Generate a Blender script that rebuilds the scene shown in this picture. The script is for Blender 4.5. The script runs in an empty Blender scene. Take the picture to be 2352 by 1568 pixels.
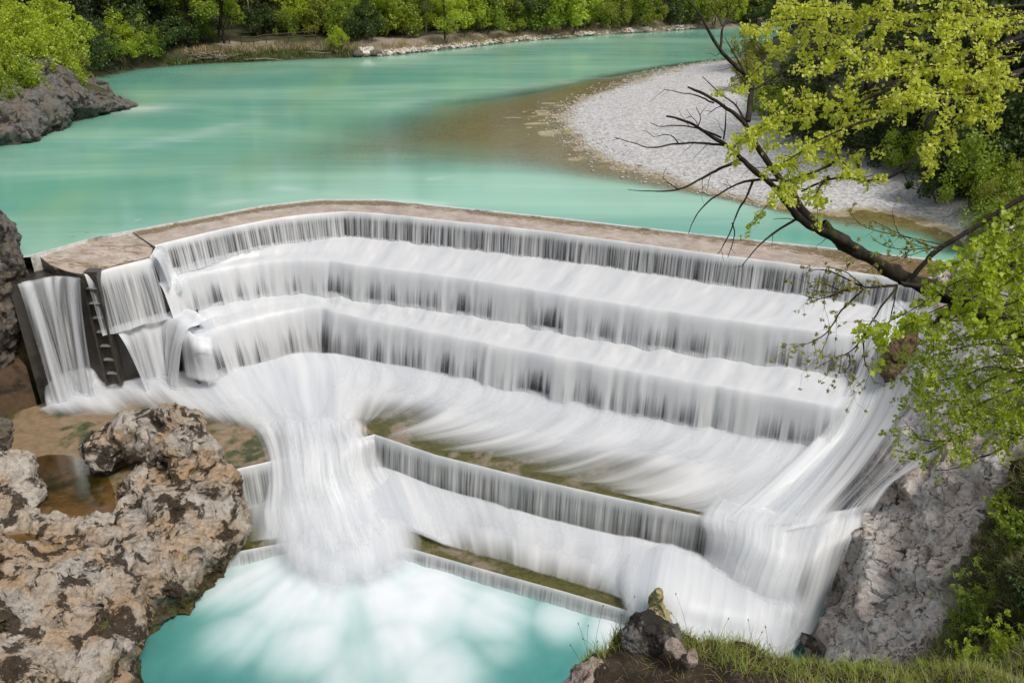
import bpy, bmesh, math, random
import numpy as np
from mathutils import Vector
random.seed(7)
R = math.radians
SC = bpy.context.scene
COL = SC.collection

# ---------------------------------------------------------------- camera, sky, sun, exposure
CAM_H, PITCH, FPX = 14.0, R(26.0), 1960.0      # frame of reference for pixels is 2352 x 1568
cam_data = bpy.data.cameras.new('camera')
cam_data.sensor_width = 36.0
cam_data.lens = 36.0 * FPX / 2352.0
cam_data.clip_start = 0.1
cam_data.clip_end = 2000.0
cam = bpy.data.objects.new('camera', cam_data)
cam.location = (0, 0, CAM_H)
cam.rotation_euler = (R(90) - PITCH, 0, 0)
COL.objects.link(cam)
SC.camera = cam

SUN_EL, SUN_AZ = R(56), R(126)                  # azimuth measured from +Y towards +X
world = bpy.data.worlds.new('World')
SC.world = world
world.use_nodes = True
wnt = world.node_tree
wnt.nodes.clear()
w_out = wnt.nodes.new('ShaderNodeOutputWorld')
w_bg = wnt.nodes.new('ShaderNodeBackground')
w_sky = wnt.nodes.new('ShaderNodeTexSky')
w_sky.sky_type = 'NISHITA'
w_sky.sun_disc = False
w_sky.sun_elevation = SUN_EL
w_sky.sun_rotation = SUN_AZ
w_sky.air_density = 1.0
w_sky.dust_density = 3.0
w_sky.ozone_density = 1.0
w_bg.inputs[1].default_value = 0.125
w_hs = wnt.nodes.new('ShaderNodeHueSaturation')      # thin bright cloud: a paler sky
w_hs.inputs['Saturation'].default_value = 0.35
wnt.links.new(w_sky.outputs[0], w_hs.inputs['Color'])
wnt.links.new(w_hs.outputs[0], w_bg.inputs[0])
wnt.links.new(w_bg.outputs[0], w_out.inputs[0])
sun_data = bpy.data.lights.new('sun', 'SUN')
sun_data.energy = 1.75
sun_data.angle = R(16)
sun_data.color = (1.0, 0.95, 0.87)
sun = bpy.data.objects.new('sun', sun_data)
_s = Vector((math.sin(SUN_AZ) * math.cos(SUN_EL), math.cos(SUN_AZ) * math.cos(SUN_EL), math.sin(SUN_EL)))
sun.rotation_euler = _s.to_track_quat('Z', 'Y').to_euler()
sun.location = (0, 0, 60)
COL.objects.link(sun)
SC.view_settings.view_transform = 'Standard'
SC.view_settings.look = 'None'
SC.view_settings.exposure = 0.48
SC.view_settings.gamma = 1.0
SC.render.engine = 'CYCLES'
SC.cycles.max_bounces = 8
SC.cycles.diffuse_bounces = 3
SC.cycles.glossy_bounces = 2
SC.cycles.transmission_bounces = 4
SC.cycles.transparent_max_bounces = 24
SC.cycles.caustics_reflective = False
SC.cycles.caustics_refractive = False

# ---------------------------------------------------------------- pixel -> place helpers
CP, SP = math.cos(PITCH), math.sin(PITCH)
def ray(x, y):
    x = np.asarray(x, float); y = np.asarray(y, float)
    u = (x - 1176.0) / FPX; v = (y - 784.0) / FPX
    return np.stack([u, CP - v * SP, -SP - v * CP], -1)
def PZ(x, y, z):                               # the place on height z seen at (x, y)
    d = ray(x, y); t = (np.asarray(z, float) - CAM_H) / d[..., 2]
    return d * t[..., None] + np.array([0, 0, CAM_H])
def PY(x, y, Y):                               # the place at distance Y
    d = ray(x, y); t = np.asarray(Y, float) / d[..., 1]
    return d * t[..., None] + np.array([0, 0, CAM_H])
def PD(x, y, dep):                             # the place at depth dep along the view axis
    d = ray(x, y); return d * np.asarray(dep, float)[..., None] + np.array([0, 0, CAM_H])
def poly(pts, z):
    a = np.array(pts, float); return PZ(a[:, 0], a[:, 1], np.full(len(a), z))

# ---------------------------------------------------------------- noise
def _h(i, j, k, seed):
    n = (i.astype(np.int64) * 374761393 + j.astype(np.int64) * 668265263 + k.astype(np.int64) * 2147483647 + seed * 974634541) & 0xFFFFFFFF
    n = ((n ^ (n >> 13)) * 1274126177) & 0xFFFFFFFF
    n = ((n ^ (n >> 16)) * 2246822519) & 0xFFFFFFFF
    return ((n ^ (n >> 15)) & 0xFFFFFF) / float(0xFFFFFF)
def vn(p, seed=0):                             # value noise, -1 .. 1
    p = np.asarray(p, float); f = np.floor(p); t = p - f; i = f.astype(np.int64)
    t = t * t * t * (t * (t * 6 - 15) + 10); out = 0
    for a in (0, 1):
        for b in (0, 1):
            for c in (0, 1):
                w = (t[..., 0] if a else 1 - t[..., 0]) * (t[..., 1] if b else 1 - t[..., 1]) * (t[..., 2] if c else 1 - t[..., 2])
                out = out + w * _h(i[..., 0] + a, i[..., 1] + b, i[..., 2] + c, seed)
    return out * 2 - 1
def fbm(p, octv=4, seed=0, gain=0.5):
    p = np.asarray(p, float); s = 0; a = 1; n = 0
    for o in range(octv):
        s = s + a * vn(p * (2.03 ** o) + o * 17.3, seed + o); n += a; a *= gain
    return s / n
def ridged(p, octv=4, seed=0):
    p = np.asarray(p, float); s = 0; a = 1; n = 0
    for o in range(octv):
        s = s + a * (1 - 2 * np.abs(vn(p * (2.1 ** o) + o * 9.1, seed + o))); n += a; a *= 0.5
    return s / n
def cells(p, seed=0):                          # distance to the nearest and second nearest cell point, cell id
    p = np.asarray(p, float); f = np.floor(p).astype(np.int64)
    d1 = np.full(p.shape[:-1], 9.0); d2 = d1.copy(); cid = np.zeros(p.shape[:-1]); vec = np.zeros(p.shape)
    for a in (-1, 0, 1):
        for b in (-1, 0, 1):
            for c in (-1, 0, 1):
                i, j, k = f[..., 0] + a, f[..., 1] + b, f[..., 2] + c
                q = np.stack([i + _h(i, j, k, seed), j + _h(i, j, k, seed + 1), k + _h(i, j, k, seed + 2)], -1)
                d = np.linalg.norm(p - q, axis=-1)
                near = d < d1
                d2 = np.where(near, d1, np.minimum(d2, d)); cid = np.where(near, _h(i, j, k, seed + 3), cid); vec = np.where(near[..., None], p - q, vec); d1 = np.where(near, d, d1)
    return d1, d2, cid, vec
def n2(x, y, seed=0): return vn(np.stack([np.asarray(x, float), np.asarray(y, float), np.zeros_like(np.asarray(x, float)) + .37], -1), seed)
def f2(x, y, octv=4, seed=0): return fbm(np.stack([np.asarray(x, float), np.asarray(y, float), np.zeros_like(np.asarray(x, float)) + .37], -1), octv, seed)
def sm(a, b, x):
    t = np.clip((np.asarray(x, float) - a) / (b - a), 0, 1); return t * t * (3 - 2 * t)

# ---------------------------------------------------------------- mesh helpers
def mesh_from(name, verts, faces, mat=None, smooth=True, attrs=None, uv=None):
    me = bpy.data.meshes.new(name)
    verts = np.asarray(verts, np.float32).reshape(-1, 3)
    if isinstance(faces, np.ndarray) and faces.ndim == 2:
        k = faces.shape[1]; loops = faces.reshape(-1).astype(np.int32)
        starts = np.arange(len(faces), dtype=np.int32) * k; tot = np.full(len(faces), k, np.int32)
    else:
        tot = np.array([len(f) for f in faces], np.int32); loops = np.array([i for f in faces for i in f], np.int32)
        starts = np.concatenate([[0], np.cumsum(tot)[:-1]]).astype(np.int32)
    me.vertices.add(len(verts)); me.vertices.foreach_set('co', verts.ravel())
    me.loops.add(len(loops)); me.loops.foreach_set('vertex_index', loops)
    me.polygons.add(len(tot)); me.polygons.foreach_set('loop_start', starts); me.polygons.foreach_set('loop_total', tot)
    me.update(calc_edges=True)
    me.polygons.foreach_set('use_smooth', np.full(len(tot), smooth))
    for k, v in (attrs or {}).items():
        at = me.attributes.new(k, 'FLOAT', 'POINT'); at.data.foreach_set('value', np.asarray(v, np.float32).ravel())
    if uv is not None:
        ul = me.uv_layers.new(name='UVMap'); uu = np.asarray(uv, np.float32).reshape(-1, 2)[loops]
        ul.data.foreach_set('uv', uu.ravel())
    if mat: me.materials.append(mat)
    me.validate()
    return me
def link(name, me, parent=None):
    o = bpy.data.objects.new(name, me); COL.objects.link(o)
    if parent: o.parent = parent
    return o
def gridf(r, c):
    i = np.arange(r * c).reshape(r, c)
    return np.stack([i[:-1, :-1], i[:-1, 1:], i[1:, 1:], i[1:, :-1]], -1).reshape(-1, 4)
def grid_obj(name, P, mat, parent=None, attrs=None, uv=None, flip=False):
    r, c = P.shape[:2]; f = gridf(r, c)
    if flip: f = f[:, ::-1]
    return link(name, mesh_from(name, P.reshape(-1, 3), f, mat, True, attrs, uv), parent)
def tag(o, label=None, cat=None, group=None, kind=None):
    if label: o['label'] = label
    if cat: o['category'] = cat
    if group: o['group'] = group
    if kind: o['kind'] = kind
    return o
def empty(name, loc=(0, 0, 0)):
    o = bpy.data.objects.new(name, None); o.location = loc; o.empty_display_size = .3; COL.objects.link(o); return o
def struct(o): o['kind'] = 'structure'; return o
def rs(P, n):                                  # resample a polyline evenly by length
    P = np.asarray(P, float); d = np.concatenate([[0], np.cumsum(np.linalg.norm(np.diff(P, axis=0), axis=1))])
    s = np.linspace(0, d[-1], n); return np.stack([np.interp(s, d, P[:, k]) for k in range(P.shape[1])], -1)
def chaikin(P, it=2):
    P = np.asarray(P, float)
    for _ in range(it):
        Q = np.empty((2 * len(P) - 2, P.shape[1])); Q[0::2] = .75 * P[:-1] + .25 * P[1:]; Q[1::2] = .25 * P[:-1] + .75 * P[1:]
        P = np.concatenate([P[:1], Q, P[-1:]])
    return P
def cat_rom(C, n, axis=0):                     # smooth interpolation of control rows
    C = np.moveaxis(np.asarray(C, float), axis, 0); m = len(C); t = np.linspace(0, m - 1, n); i = np.minimum(t.astype(int), m - 2); f = (t - i).reshape((-1,) + (1,) * (C.ndim - 1))
    p0 = C[np.maximum(i - 1, 0)]; p1 = C[i]; p2 = C[i + 1]; p3 = C[np.minimum(i + 2, m - 1)]
    o = .5 * (2 * p1 + (p2 - p0) * f + (2 * p0 - 5 * p1 + 4 * p2 - p3) * f * f + (3 * p1 - p0 - 3 * p2 + p3) * f ** 3)
    return np.moveaxis(o, 0, axis)
def seg_dist(x, y, P, closed=False):           # distance in plan from points to a polyline
    P = np.asarray(P, float)[:, :2]; Q = np.roll(P, -1, 0) if closed else P[1:]; A = P if closed else P[:-1]
    best = np.full(np.shape(x), 1e9)
    for a, b in zip(A, Q):
        d = b - a; L = d @ d + 1e-12
        t = np.clip(((x - a[0]) * d[0] + (y - a[1]) * d[1]) / L, 0, 1)
        best = np.minimum(best, np.hypot(x - a[0] - t * d[0], y - a[1] - t * d[1]))
    return best
def inside(x, y, P):
    P = np.asarray(P, float)[:, :2]; r = np.zeros(np.shape(x), bool); n = len(P)
    for i in range(n):
        x0, y0 = P[i]; x1, y1 = P[(i + 1) % n]
        if y0 == y1: continue
        c = ((y0 > y) != (y1 > y)) & (x < (x1 - x0) * (y - y0) / (y1 - y0) + x0); r ^= c
    return r
def sdist(x, y, P): d = seg_dist(x, y, P, True); return np.where(inside(x, y, P), d, -d)

# ---------------------------------------------------------------- node helpers
class NT:
    def __init__(self, name):
        self.m = bpy.data.materials.new(name); self.m.use_nodes = True; self.t = self.m.node_tree; self.t.nodes.clear()
        self.out = self.t.nodes.new('ShaderNodeOutputMaterial')
    def n(self, typ, ins=None, **kw):
        nd = self.t.nodes.new('ShaderNode' + typ)
        for k, v in kw.items(): setattr(nd, k, v)
        for k, v in (ins or {}).items(): self.put(nd.inputs[k], v)
        return nd
    def put(self, sock, v):
        if isinstance(v, bpy.types.NodeSocket): self.t.links.new(v, sock)
        elif isinstance(v, bpy.types.Node): self.t.links.new(v.outputs[0], sock)
        else:
            if isinstance(v, (tuple, list)) and sock.type == 'RGBA' and len(v) == 3: v = (*v, 1)
            sock.default_value = v
    def math(self, op, a, b=0.0, clamp=False):
        return self.n('Math', {0: a, 1: b}, operation=op, use_clamp=clamp).outputs[0]
    def mix(self, f, a, b, blend='MIX'):
        nd = self.n('Mix', data_type='RGBA', blend_type=blend); self.put(nd.inputs[0], f); self.put(nd.inputs[6], a); self.put(nd.inputs[7], b); return nd.outputs[2]
    def noise(self, vec, scale, detail=4, rough=.55, dist=0.0):
        return self.n('TexNoise', {'Vector': vec, 'Scale': scale, 'Detail': detail, 'Roughness': rough, 'Distortion': dist}).outputs[0]
    def rng(self, v, a, b, c=0.0, d=1.0, smooth=True):
        nd = self.n('MapRange', {0: v, 1: a, 2: b, 3: c, 4: d}); nd.interpolation_type = 'SMOOTHSTEP' if smooth else 'LINEAR'; return nd.outputs[0]
    def coord(self, sx=1, sy=1, sz=1, kind='Object'):
        if kind == 'Position': src = self.n('NewGeometry').outputs['Position']
        else: src = self.n('TexCoord').outputs[kind]
        return self.n('VectorMath', {0: src, 1: (sx, sy, sz)}, operation='MULTIPLY').outputs[0]
    def attr(self, name): return self.n('Attribute', attribute_name=name).outputs['Fac']
    def bump(self, h, strength=.5, dist=.05, normal=None):
        ins = {'Height': h, 'Strength': strength, 'Distance': dist}
        if normal is not None: ins['Normal'] = normal
        return self.n('Bump', ins).outputs[0]
    def pbr(self, col, rough=.8, normal=None, spec=.5, **kw):
        ins = {'Base Color': col, 'Roughness': rough, 'Specular IOR Level': spec}
        if normal is not None: ins['Normal'] = normal
        ins.update(kw)
        return self.n('BsdfPrincipled', ins).outputs[0]
    def done(self, sh): self.put(self.out.inputs[0], sh); return self.m
# ---------------------------------------------------------------- materials of the setting
def m_white_water():
    t = NT('white_water')
    uv = t.n('TexCoord').outputs['UV']
    va = t.n('VectorMath', {0: uv, 1: (4.2, .16, 1)}, operation='MULTIPLY').outputs[0]
    vb = t.n('VectorMath', {0: uv, 1: (.85, .07, 1)}, operation='MULTIPLY').outputs[0]
    vc = t.n('VectorMath', {0: uv, 1: (11.0, .22, 1)}, operation='MULTIPLY').outputs[0]
    a = t.noise(va, 1.0, 2, .6); b = t.noise(vb, 1.0, 3, .6); c = t.noise(vc, 1.0, 2, .5)
    n = t.math('SUBTRACT', t.math('ADD', t.math('MULTIPLY', a, .5), t.math('MULTIPLY', c, .5)), .5)
    al = t.math('ADD', t.attr('cover'), t.math('MULTIPLY', n, t.attr('amp')))
    al = t.math('ADD', al, t.math('MULTIPLY', t.math('SUBTRACT', b, .5), t.attr('clump')))
    al = t.rng(al, 0, 1)
    col = t.mix(t.rng(b, .32, .62), (.71, .735, .77), (.86, .865, .87)); col = t.mix(t.rng(a, .3, .6, .3, 0), col, (.70, .72, .75))
    d = t.n('BsdfDiffuse', {'Color': col}); tr = t.n('BsdfTranslucent', {'Color': (.8, .84, .88)})
    s = t.n('MixShader', {0: .35, 1: d, 2: tr})
    g = t.n('BsdfGlossy', {'Roughness': .45, 'Color': (1, 1, 1)})
    s = t.n('MixShader', {0: .04, 1: s, 2: g})
    return t.done(t.n('MixShader', {0: al, 1: t.n('BsdfTransparent'), 2: s}))
def m_river():
    t = NT('river_water')
    p = t.coord(kind='Position')
    # long streaks that follow the current
    v1 = t.n('Mapping', {'Vector': p, 'Rotation': (0, 0, R(-22)), 'Scale': (.035, .55, 1)}).outputs[0]
    v2 = t.n('Mapping', {'Vector': p, 'Rotation': (0, 0, R(-16)), 'Scale': (.012, .16, 1)}).outputs[0]
    s1 = t.noise(v1, 1.0, 5, .6, .4); s2 = t.noise(v2, 1.0, 3, .5, .6)
    col = t.mix(t.rng(s2, .3, .7), (.18, .405, .315), (.29, .50, .375))
    col = t.mix(t.rng(s1, .52, .82, 0, .55), col, (.36, .55, .47))
    big = t.noise(t.n('Mapping', {'Vector': p, 'Rotation': (0, 0, R(-20)), 'Scale': (.02, .07, 1)}).outputs[0], 1.0, 4, .55, .8)
    col = t.mix(t.rng(big, .38, .62), t.mix(.5, col, (.05, .24, .19)), col)  # broad dark teal patches: the forest's reflection painted into the water colour
    foam = t.math('MULTIPLY', t.attr('foam'), t.rng(s1, .25, .75, .5, 1.1), True)
    col = t.mix(foam, col, (.75, .80, .78))
    v3 = t.n('Mapping', {'Vector': p, 'Rotation': (0, 0, R(8)), 'Scale': (.10, .018, 1)}).outputs[0]
    col = t.mix(t.rng(t.noise(v3, 1.0, 3, .5, .4), .46, .66, 0, .32), col, (.24, .36, .20))  # yellow-green bands imitate mirrored trees, mixed into the base colour
    h = t.math('ADD', t.noise(v1, 2.0, 4, .6), t.math('MULTIPLY', s2, 2.0))
    nb = t.bump(h, .06, .22)
    sh = t.pbr(col, .12, nb, .5, IOR=1.33)
    tint = t.n('BsdfTransparent', {'Color': (.86, .86, .72)})
    gl = t.n('BsdfGlossy', {'Roughness': .2, 'Normal': nb})
    fr = t.n('Fresnel', {'IOR': 1.33, 'Normal': nb})
    clear = t.n('MixShader', {0: fr, 1: tint, 2: gl})
    dep = t.attr('depth')
    op = t.math('SUBTRACT', 1.0, t.math('EXPONENT', t.math('MULTIPLY', dep, -2.3)))
    op = t.math('MAXIMUM', op, foam)
    return t.done(t.n('MixShader', {0: op, 1: clear, 2: sh}))
def m_pool():
    t = NT('pool_water')
    p = t.coord(kind='Position')
    n = t.noise(p, .35, 4, .55, .3)
    col = t.mix(t.rng(n, .3, .7), (.045, .205, .19), (.08, .27, .245))
    f = t.attr('foam')
    col = t.mix(t.rng(f, 0, .5), col, (.28, .47, .45))
    nb = t.bump(t.noise(p, 1.2, 4, .55), .12, .2)
    w = t.pbr(col, .28, nb, .5, IOR=1.33)
    wh = t.n('BsdfDiffuse', {'Color': (.69, .72, .745)})
    return t.done(t.n('MixShader', {0: t.rng(f, .12, 1.0), 1: w, 2: wh}))
def m_rock(name, light, dark, tan, stain=.5, moss=.0, scale=1.0, pits=1.0, wet=None, cracks=0.0):
    t = NT(name)
    p = t.coord(kind='Position')
    big = t.noise(p, .55 * scale, 5, .6, .3); mid = t.noise(p, 2.2 * scale, 6, .65, .2); fine = t.noise(p, 11 * scale, 6, .7)
    col = t.mix(t.rng(big, .35, .65), light, tan)
    col = t.mix(t.rng(mid, .42, .68, 0, .5), col, tuple(.68 * c for c in light))
    # crust and lichen stains with edges of their own
    st = t.noise(p, .95 * scale, 8, .68, .5)
    col = t.mix(t.rng(st, .60 - .16 * stain, .65 - .16 * stain, 0, .92), col, dark)
    col = t.mix(t.rng(fine, .60, .76, 0, .5), col, dark)
    col = t.mix(t.rng(t.noise(p, 7 * scale, 4, .7), .60, .72, 0, .5), col, tuple(min(.62, 1.35 * c) for c in light))
    if moss > 0:
        ms = t.rng(t.noise(p, .8, 6, .7, .4), .66 - .2 * moss, .74 - .2 * moss)
        col = t.mix(ms, col, t.mix(t.rng(fine, .4, .6), (.07, .08, .012), (.15, .14, .025)))
    if cracks:
        wp = t.n('VectorMath', {0: p, 1: t.n('VectorMath', {0: t.n('TexNoise', {'Vector': p, 'Scale': 1.4, 'Detail': 5, 'Roughness': .6}).outputs[1], 1: (.9, .9, .9)}, operation='MULTIPLY').outputs[0]}, operation='ADD').outputs[0]
        v3 = t.n('TexVoronoi', {'Vector': wp, 'Scale': .75}, feature='DISTANCE_TO_EDGE').outputs[0]; v4 = t.n('TexVoronoi', {'Vector': wp, 'Scale': 2.6}, feature='DISTANCE_TO_EDGE').outputs[0]
        ck = t.math('MAXIMUM', t.rng(v3, .004, .028, 1, 0), t.math('MULTIPLY', t.rng(v4, .004, .03, 1, 0), t.rng(big, .45, .6)))
        col = t.mix(t.math('MULTIPLY', ck, cracks), col, dark)
        sp = t.noise(p, 22, 4, .75); col = t.mix(t.rng(sp, .57, .67, 0, .6), col, tuple(.42 * c for c in light))
        col = t.mix(t.rng(t.noise(p, 13, 5, .75), .53, .62, 0, .6), col, tuple(min(.8, 1.3 * c) for c in light))
    if wet is not None:
        zz = t.math('ADD', t.n('SeparateXYZ', {0: t.coord(kind='Position')}).outputs[2], t.math('MULTIPLY', t.math('SUBTRACT', big, .5), 1.6))
        col = t.mix(t.rng(zz, wet - .1, wet + .5, .85, 0), col, t.mix(t.rng(mid, .45, .6), (.05, .036, .015), (.085, .08, .018)))
    vor = t.n('TexVoronoi', {'Vector': p, 'Scale': 3.5 * scale}, feature='DISTANCE_TO_EDGE').outputs[0]
    h = t.math('ADD', t.math('MULTIPLY', mid, 1.0), t.math('MULTIPLY', fine, .55))
    h = t.math('ADD', h, t.math('MULTIPLY', t.rng(t.noise(p, 4 * scale, 5, .7, .5), .3, .5), .5 * pits))
    h = t.math('ADD', h, t.math('MULTIPLY', t.rng(vor, 0, .06), .12))
    return t.done(t.pbr(col, .85, t.bump(h, .85, .16 / scale), .25))
def m_concrete(name, base, algae, amount, wet=.35, sc=1.0):
    t = NT(name)
    p = t.coord(kind='Position')
    a = t.noise(p, .5 * sc, 6, .65, .3); b = t.noise(p, 4 * sc, 5, .65); c = t.noise(p, 25, 3, .6)
    col = t.mix(t.rng(b, .3, .7), tuple(.8 * x for x in base), tuple(1.15 * x for x in base))
    col = t.mix(t.rng(a, .62 - .3 * amount, .74 - .3 * amount), col, t.mix(t.rng(b, .35, .65), algae, tuple(.45 * x for x in algae)))
    col = t.mix(t.rng(c, .5, .75, 0, .4), col, tuple(.5 * x for x in base))
    return t.done(t.pbr(col, wet, t.bump(t.math('ADD', b, t.math('MULTIPLY', c, .4)), .5, .04), .5))
def m_gravel():
    t = NT('gravel')
    p = t.coord(kind='Position')
    z = t.n('SeparateXYZ', {0: p}).outputs[2]
    v = t.n('TexVoronoi', {'Vector': p, 'Scale': 7.0}); v2 = t.n('TexVoronoi', {'Vector': p, 'Scale': 2.6})
    big = t.noise(p, .12, 4, .6, .4); mid = t.noise(p, 1.1, 5, .65)
    stone = t.mix(t.n('SeparateColor', {0: v.outputs['Color']}).outputs[0], (.27, .265, .26), (.56, .55, .545))
    stone = t.mix(t.rng(v2.outputs['Distance'], .1, .5, .35, 0), stone, (.60, .59, .58))
    stone = t.mix(t.rng(mid, .5, .75, 0, .4), stone, (.25, .235, .225))
    wet = t.mix(t.n('SeparateColor', {0: v.outputs['Color']}).outputs[1], (.15, .10, .042), (.32, .235, .11))
    wet = t.mix(t.rng(big, .4, .65, 0, .8), wet, (.26, .21, .075))
    zz = t.math('ADD', z, t.math('MULTIPLY', t.math('SUBTRACT', mid, .5), .12))
    col = t.mix(t.rng(zz, -.02, .07), wet, stone)
    # soil where the river bed gives way to the banks
    soil = t.mix(t.rng(t.noise(p, .8, 6, .65), .35, .65), (.035, .026, .017), (.085, .066, .045))
    sand = t.mix(t.rng(mid, .3, .7), (.22, .18, .145), (.32, .27, .225))
    leafy = t.mix(t.rng(t.noise(p, 1.6, 6, .7), .4, .6), soil, (.04, .055, .012))
    col = t.mix(t.attr('soil'), col, leafy)
    col = t.mix(t.attr('sand'), col, sand)
    h = t.math('ADD', t.math('MULTIPLY', v.outputs['Distance'], .6), mid)
    return t.done(t.pbr(col, .85, t.bump(h, .7, .08), .3))
M_WHITE = m_white_water(); M_RIVER = m_river(); M_POOL = m_pool(); M_GROUND = m_gravel()
M_BOULDER = m_rock('boulder_rock', (.43, .39, .345), (.030, .019, .010), (.40, .265, .15), .55, .2, 1.0, wet=-8.9)
M_LEDGEROCK = m_rock('ledge_rock', (.46, .415, .36), (.035, .024, .015), (.42, .31, .21), .4, .0, 1.1)
M_CLIFF = m_rock('cliff_rock', (.74, .685, .62), (.10, .078, .062), (.66, .52, .42), .10, .0, 1.3, cracks=.85)
M_STONE = m_rock('pink_stone', (.34, .28, .25), (.07, .055, .045), (.36, .27, .21), .3, .1, 2.0)
M_DARKROCK = m_rock('dark_rock', (.15, .145, .14), (.025, .021, .018), (.16, .13, .10), .5, .25, 1.2)
M_BROWNROCK = m_rock('brown_rock', (.17, .12, .085), (.05, .033, .02), (.22, .13, .075), .3, .0, 1.6)
M_MOSSROCK = m_rock('moss_rock', (.42, .36, .22), (.05, .04, .02), (.38, .31, .11), .3, .5, 1.6)
M_CREST = m_concrete('crest_concrete', (.40, .31, .25), (.12, .075, .022), .42, .22, 1.3)
M_WALL = m_concrete('wet_wall', (.06, .053, .046), (.03, .026, .02), .5, .35)
M_APRON = m_concrete('algae_concrete', (.21, .165, .115), (.10, .095, .018), .75, .3, 1.6)
M_SANDY = m_concrete('sandy_floor', (.24, .17, .10), (.05, .065, .012), .5, .3, .8)
M_RUST = m_concrete('brown_wall', (.10, .062, .035), (.04, .028, .018), .5, .6)

def m_crest_top():
    t = NT('wet_crest'); p = t.coord(kind='Position'); uv = t.n('TexCoord').outputs['UV']
    a = t.noise(p, 1.2, 5, .65); b = t.noise(t.n('VectorMath', {0: uv, 1: (1.3, 7, 1)}, operation='MULTIPLY').outputs[0], 1.0, 5, .65, 1.2); c = t.noise(p, 14, 4, .65)
    col = t.mix(t.rng(a, .3, .7), (.30, .235, .185), (.44, .37, .31)); col = t.mix(t.rng(c, .5, .75, 0, .35), col, (.24, .16, .10))
    mo = t.math('ADD', t.attr('moss'), t.math('MULTIPLY', t.math('SUBTRACT', b, .5), 2.2))
    col = t.mix(t.rng(mo, .45, .8, 0, .9), col, t.mix(t.rng(c, .4, .6), (.17, .105, .03), (.09, .06, .018)))
    rp = t.noise(t.n('VectorMath', {0: uv, 1: (3.5, 4, 1)}, operation='MULTIPLY').outputs[0], 1.0, 3, .5, 2.0)
    col = t.mix(t.rng(rp, .56, .7, 0, .35), col, (.62, .57, .53))
    return t.done(t.pbr(col, .2, t.bump(rp, .3, .05), .5, IOR=1.33))
M_CRESTTOP = m_crest_top()
M_PALELIP = m_concrete('pale_lip', (.62, .62, .60), (.40, .36, .28), .3, .2)
# ---------------------------------------------------------------- plan of the place
# weir lines (pixels of the lips, then the heights they stand at)
CREST_BACK = poly([(70, 588), (215, 548), (400, 513), (600, 475), (730, 460), (880, 461), (1000, 474), (1300, 505), (1600, 540), (1900, 572), (2180, 603)], 0.02)
def legs(pts, z, ap, nl=130, nr=330, smooth=2):
    P = poly(pts, z); a = chaikin(P[:ap + 1], smooth) if ap else P[:1]; b = chaikin(P[ap:], smooth)
    if smooth:                                  # round the corner a little
        A = rs(a, nl); B = rs(b, nr); Q = np.concatenate([A, B[1:]])
        for _ in range(6): Q[1:-1] = .25 * Q[:-2] + .5 * Q[1:-1] + .25 * Q[2:]
        return Q
    return np.concatenate([rs(a, nl), rs(b, nr)[1:]])
E1 = legs([(355, 565), (450, 541), (600, 508), (700, 493), (790, 487), (860, 490), (1000, 505), (1200, 526), (1400, 552), (1600, 580), (1840, 610), (2060, 640), (2150, 652)], -.10, 4)
E2 = legs([(366, 655), (470, 622), (560, 604), (680, 596), (760, 598), (800, 606), (1000, 630), (1200, 660), (1400, 694), (1600, 724), (1800, 752), (2040, 777)], -1.85, 4)
E3 = legs([(440, 782), (520, 745), (600, 722), (690, 706), (745, 706), (790, 722), (1000, 764), (1200, 804), (1400, 842), (1600, 878), (1800, 912), (1985, 944)], -3.95, 4)
E4 = legs([(520, 1085), (550, 1076), (700, 1042), (860, 998), (1000, 1045), (1200, 1095), (1400, 1140), (1660, 1195), (1830, 1232), (1868, 1240)], -6.8, 3, smooth=0)
E5 = legs([(470, 1284), (505, 1275), (620, 1253), (780, 1222), (950, 1262), (1100, 1305), (1300, 1360), (1450, 1405), (1640, 1462)], -9.05, 3, smooth=0)
def normals(E):                                 # direction of the fall, in plan
    T = np.gradient(E[:, :2], axis=0); T /= np.linalg.norm(T, axis=1)[:, None]
    N = np.stack([T[:, 1], -T[:, 0]], -1)
    for _ in range(25): N[1:-1] = .25 * N[:-2] + .5 * N[1:-1] + .25 * N[2:]
    return N / np.linalg.norm(N, axis=1)[:, None]
def arclen(E, ap): d = np.concatenate([[0], np.cumsum(np.linalg.norm(np.diff(E[:, :2], axis=0), axis=1))]); return d - d[ap]

# shores (water level 0)
LEFT_SHORE = poly([(-330, 640), (-190, 470), (-90, 370), (0, 322), (60, 303), (150, 277), (230, 257), (292, 240), (252, 224), (218, 206), (186, 190), (188, 183), (250, 172), (330, 158), (440, 148), (560, 143), (700, 136), (800, 133), (870, 130), (1000, 116), (1200, 95), (1400, 79), (1600, 67), (1800, 58), (2100, 44)], 0)
land_left = np.concatenate([LEFT_SHORE, [[260, 700, 0], [-400, 700, 0], [-400, 30, 0], [-60, 30, 0]]])
GRAVEL = poly([(1780, 126), (1660, 140), (1600, 146), (1540, 160), (1470, 180), (1400, 205), (1340, 225), (1300, 250), (1284, 275), (1300, 300), (1340, 335), (1390, 370), (1460, 395), (1540, 420), (1640, 445), (1740, 470), (1850, 488), (1940, 490), (1985, 483), (2040, 492), (2150, 520), (2210, 560), (2250, 620)], 0)
land_right = np.concatenate([[[260, 420, 0], [120, 260, 0], [75, 175, 0]], GRAVEL, [[60, 30, 0], [400, 30, 0], [400, 420, 0]]])
SHALLOW = poly([(1900, 100), (1650, 134), (1500, 150), (1350, 172), (1200, 200), (980, 225), (800, 272), (640, 325), (560, 378), (760, 398), (1000, 398), (1200, 404), (1400, 424), (1640, 458), (1850, 505), (1960, 530), (2100, 545), (2250, 610)], 0)
shal_poly = np.concatenate([SHALLOW, [[60, 30, 0], [400, 30, 0], [400, 420, 0]]])
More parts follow.
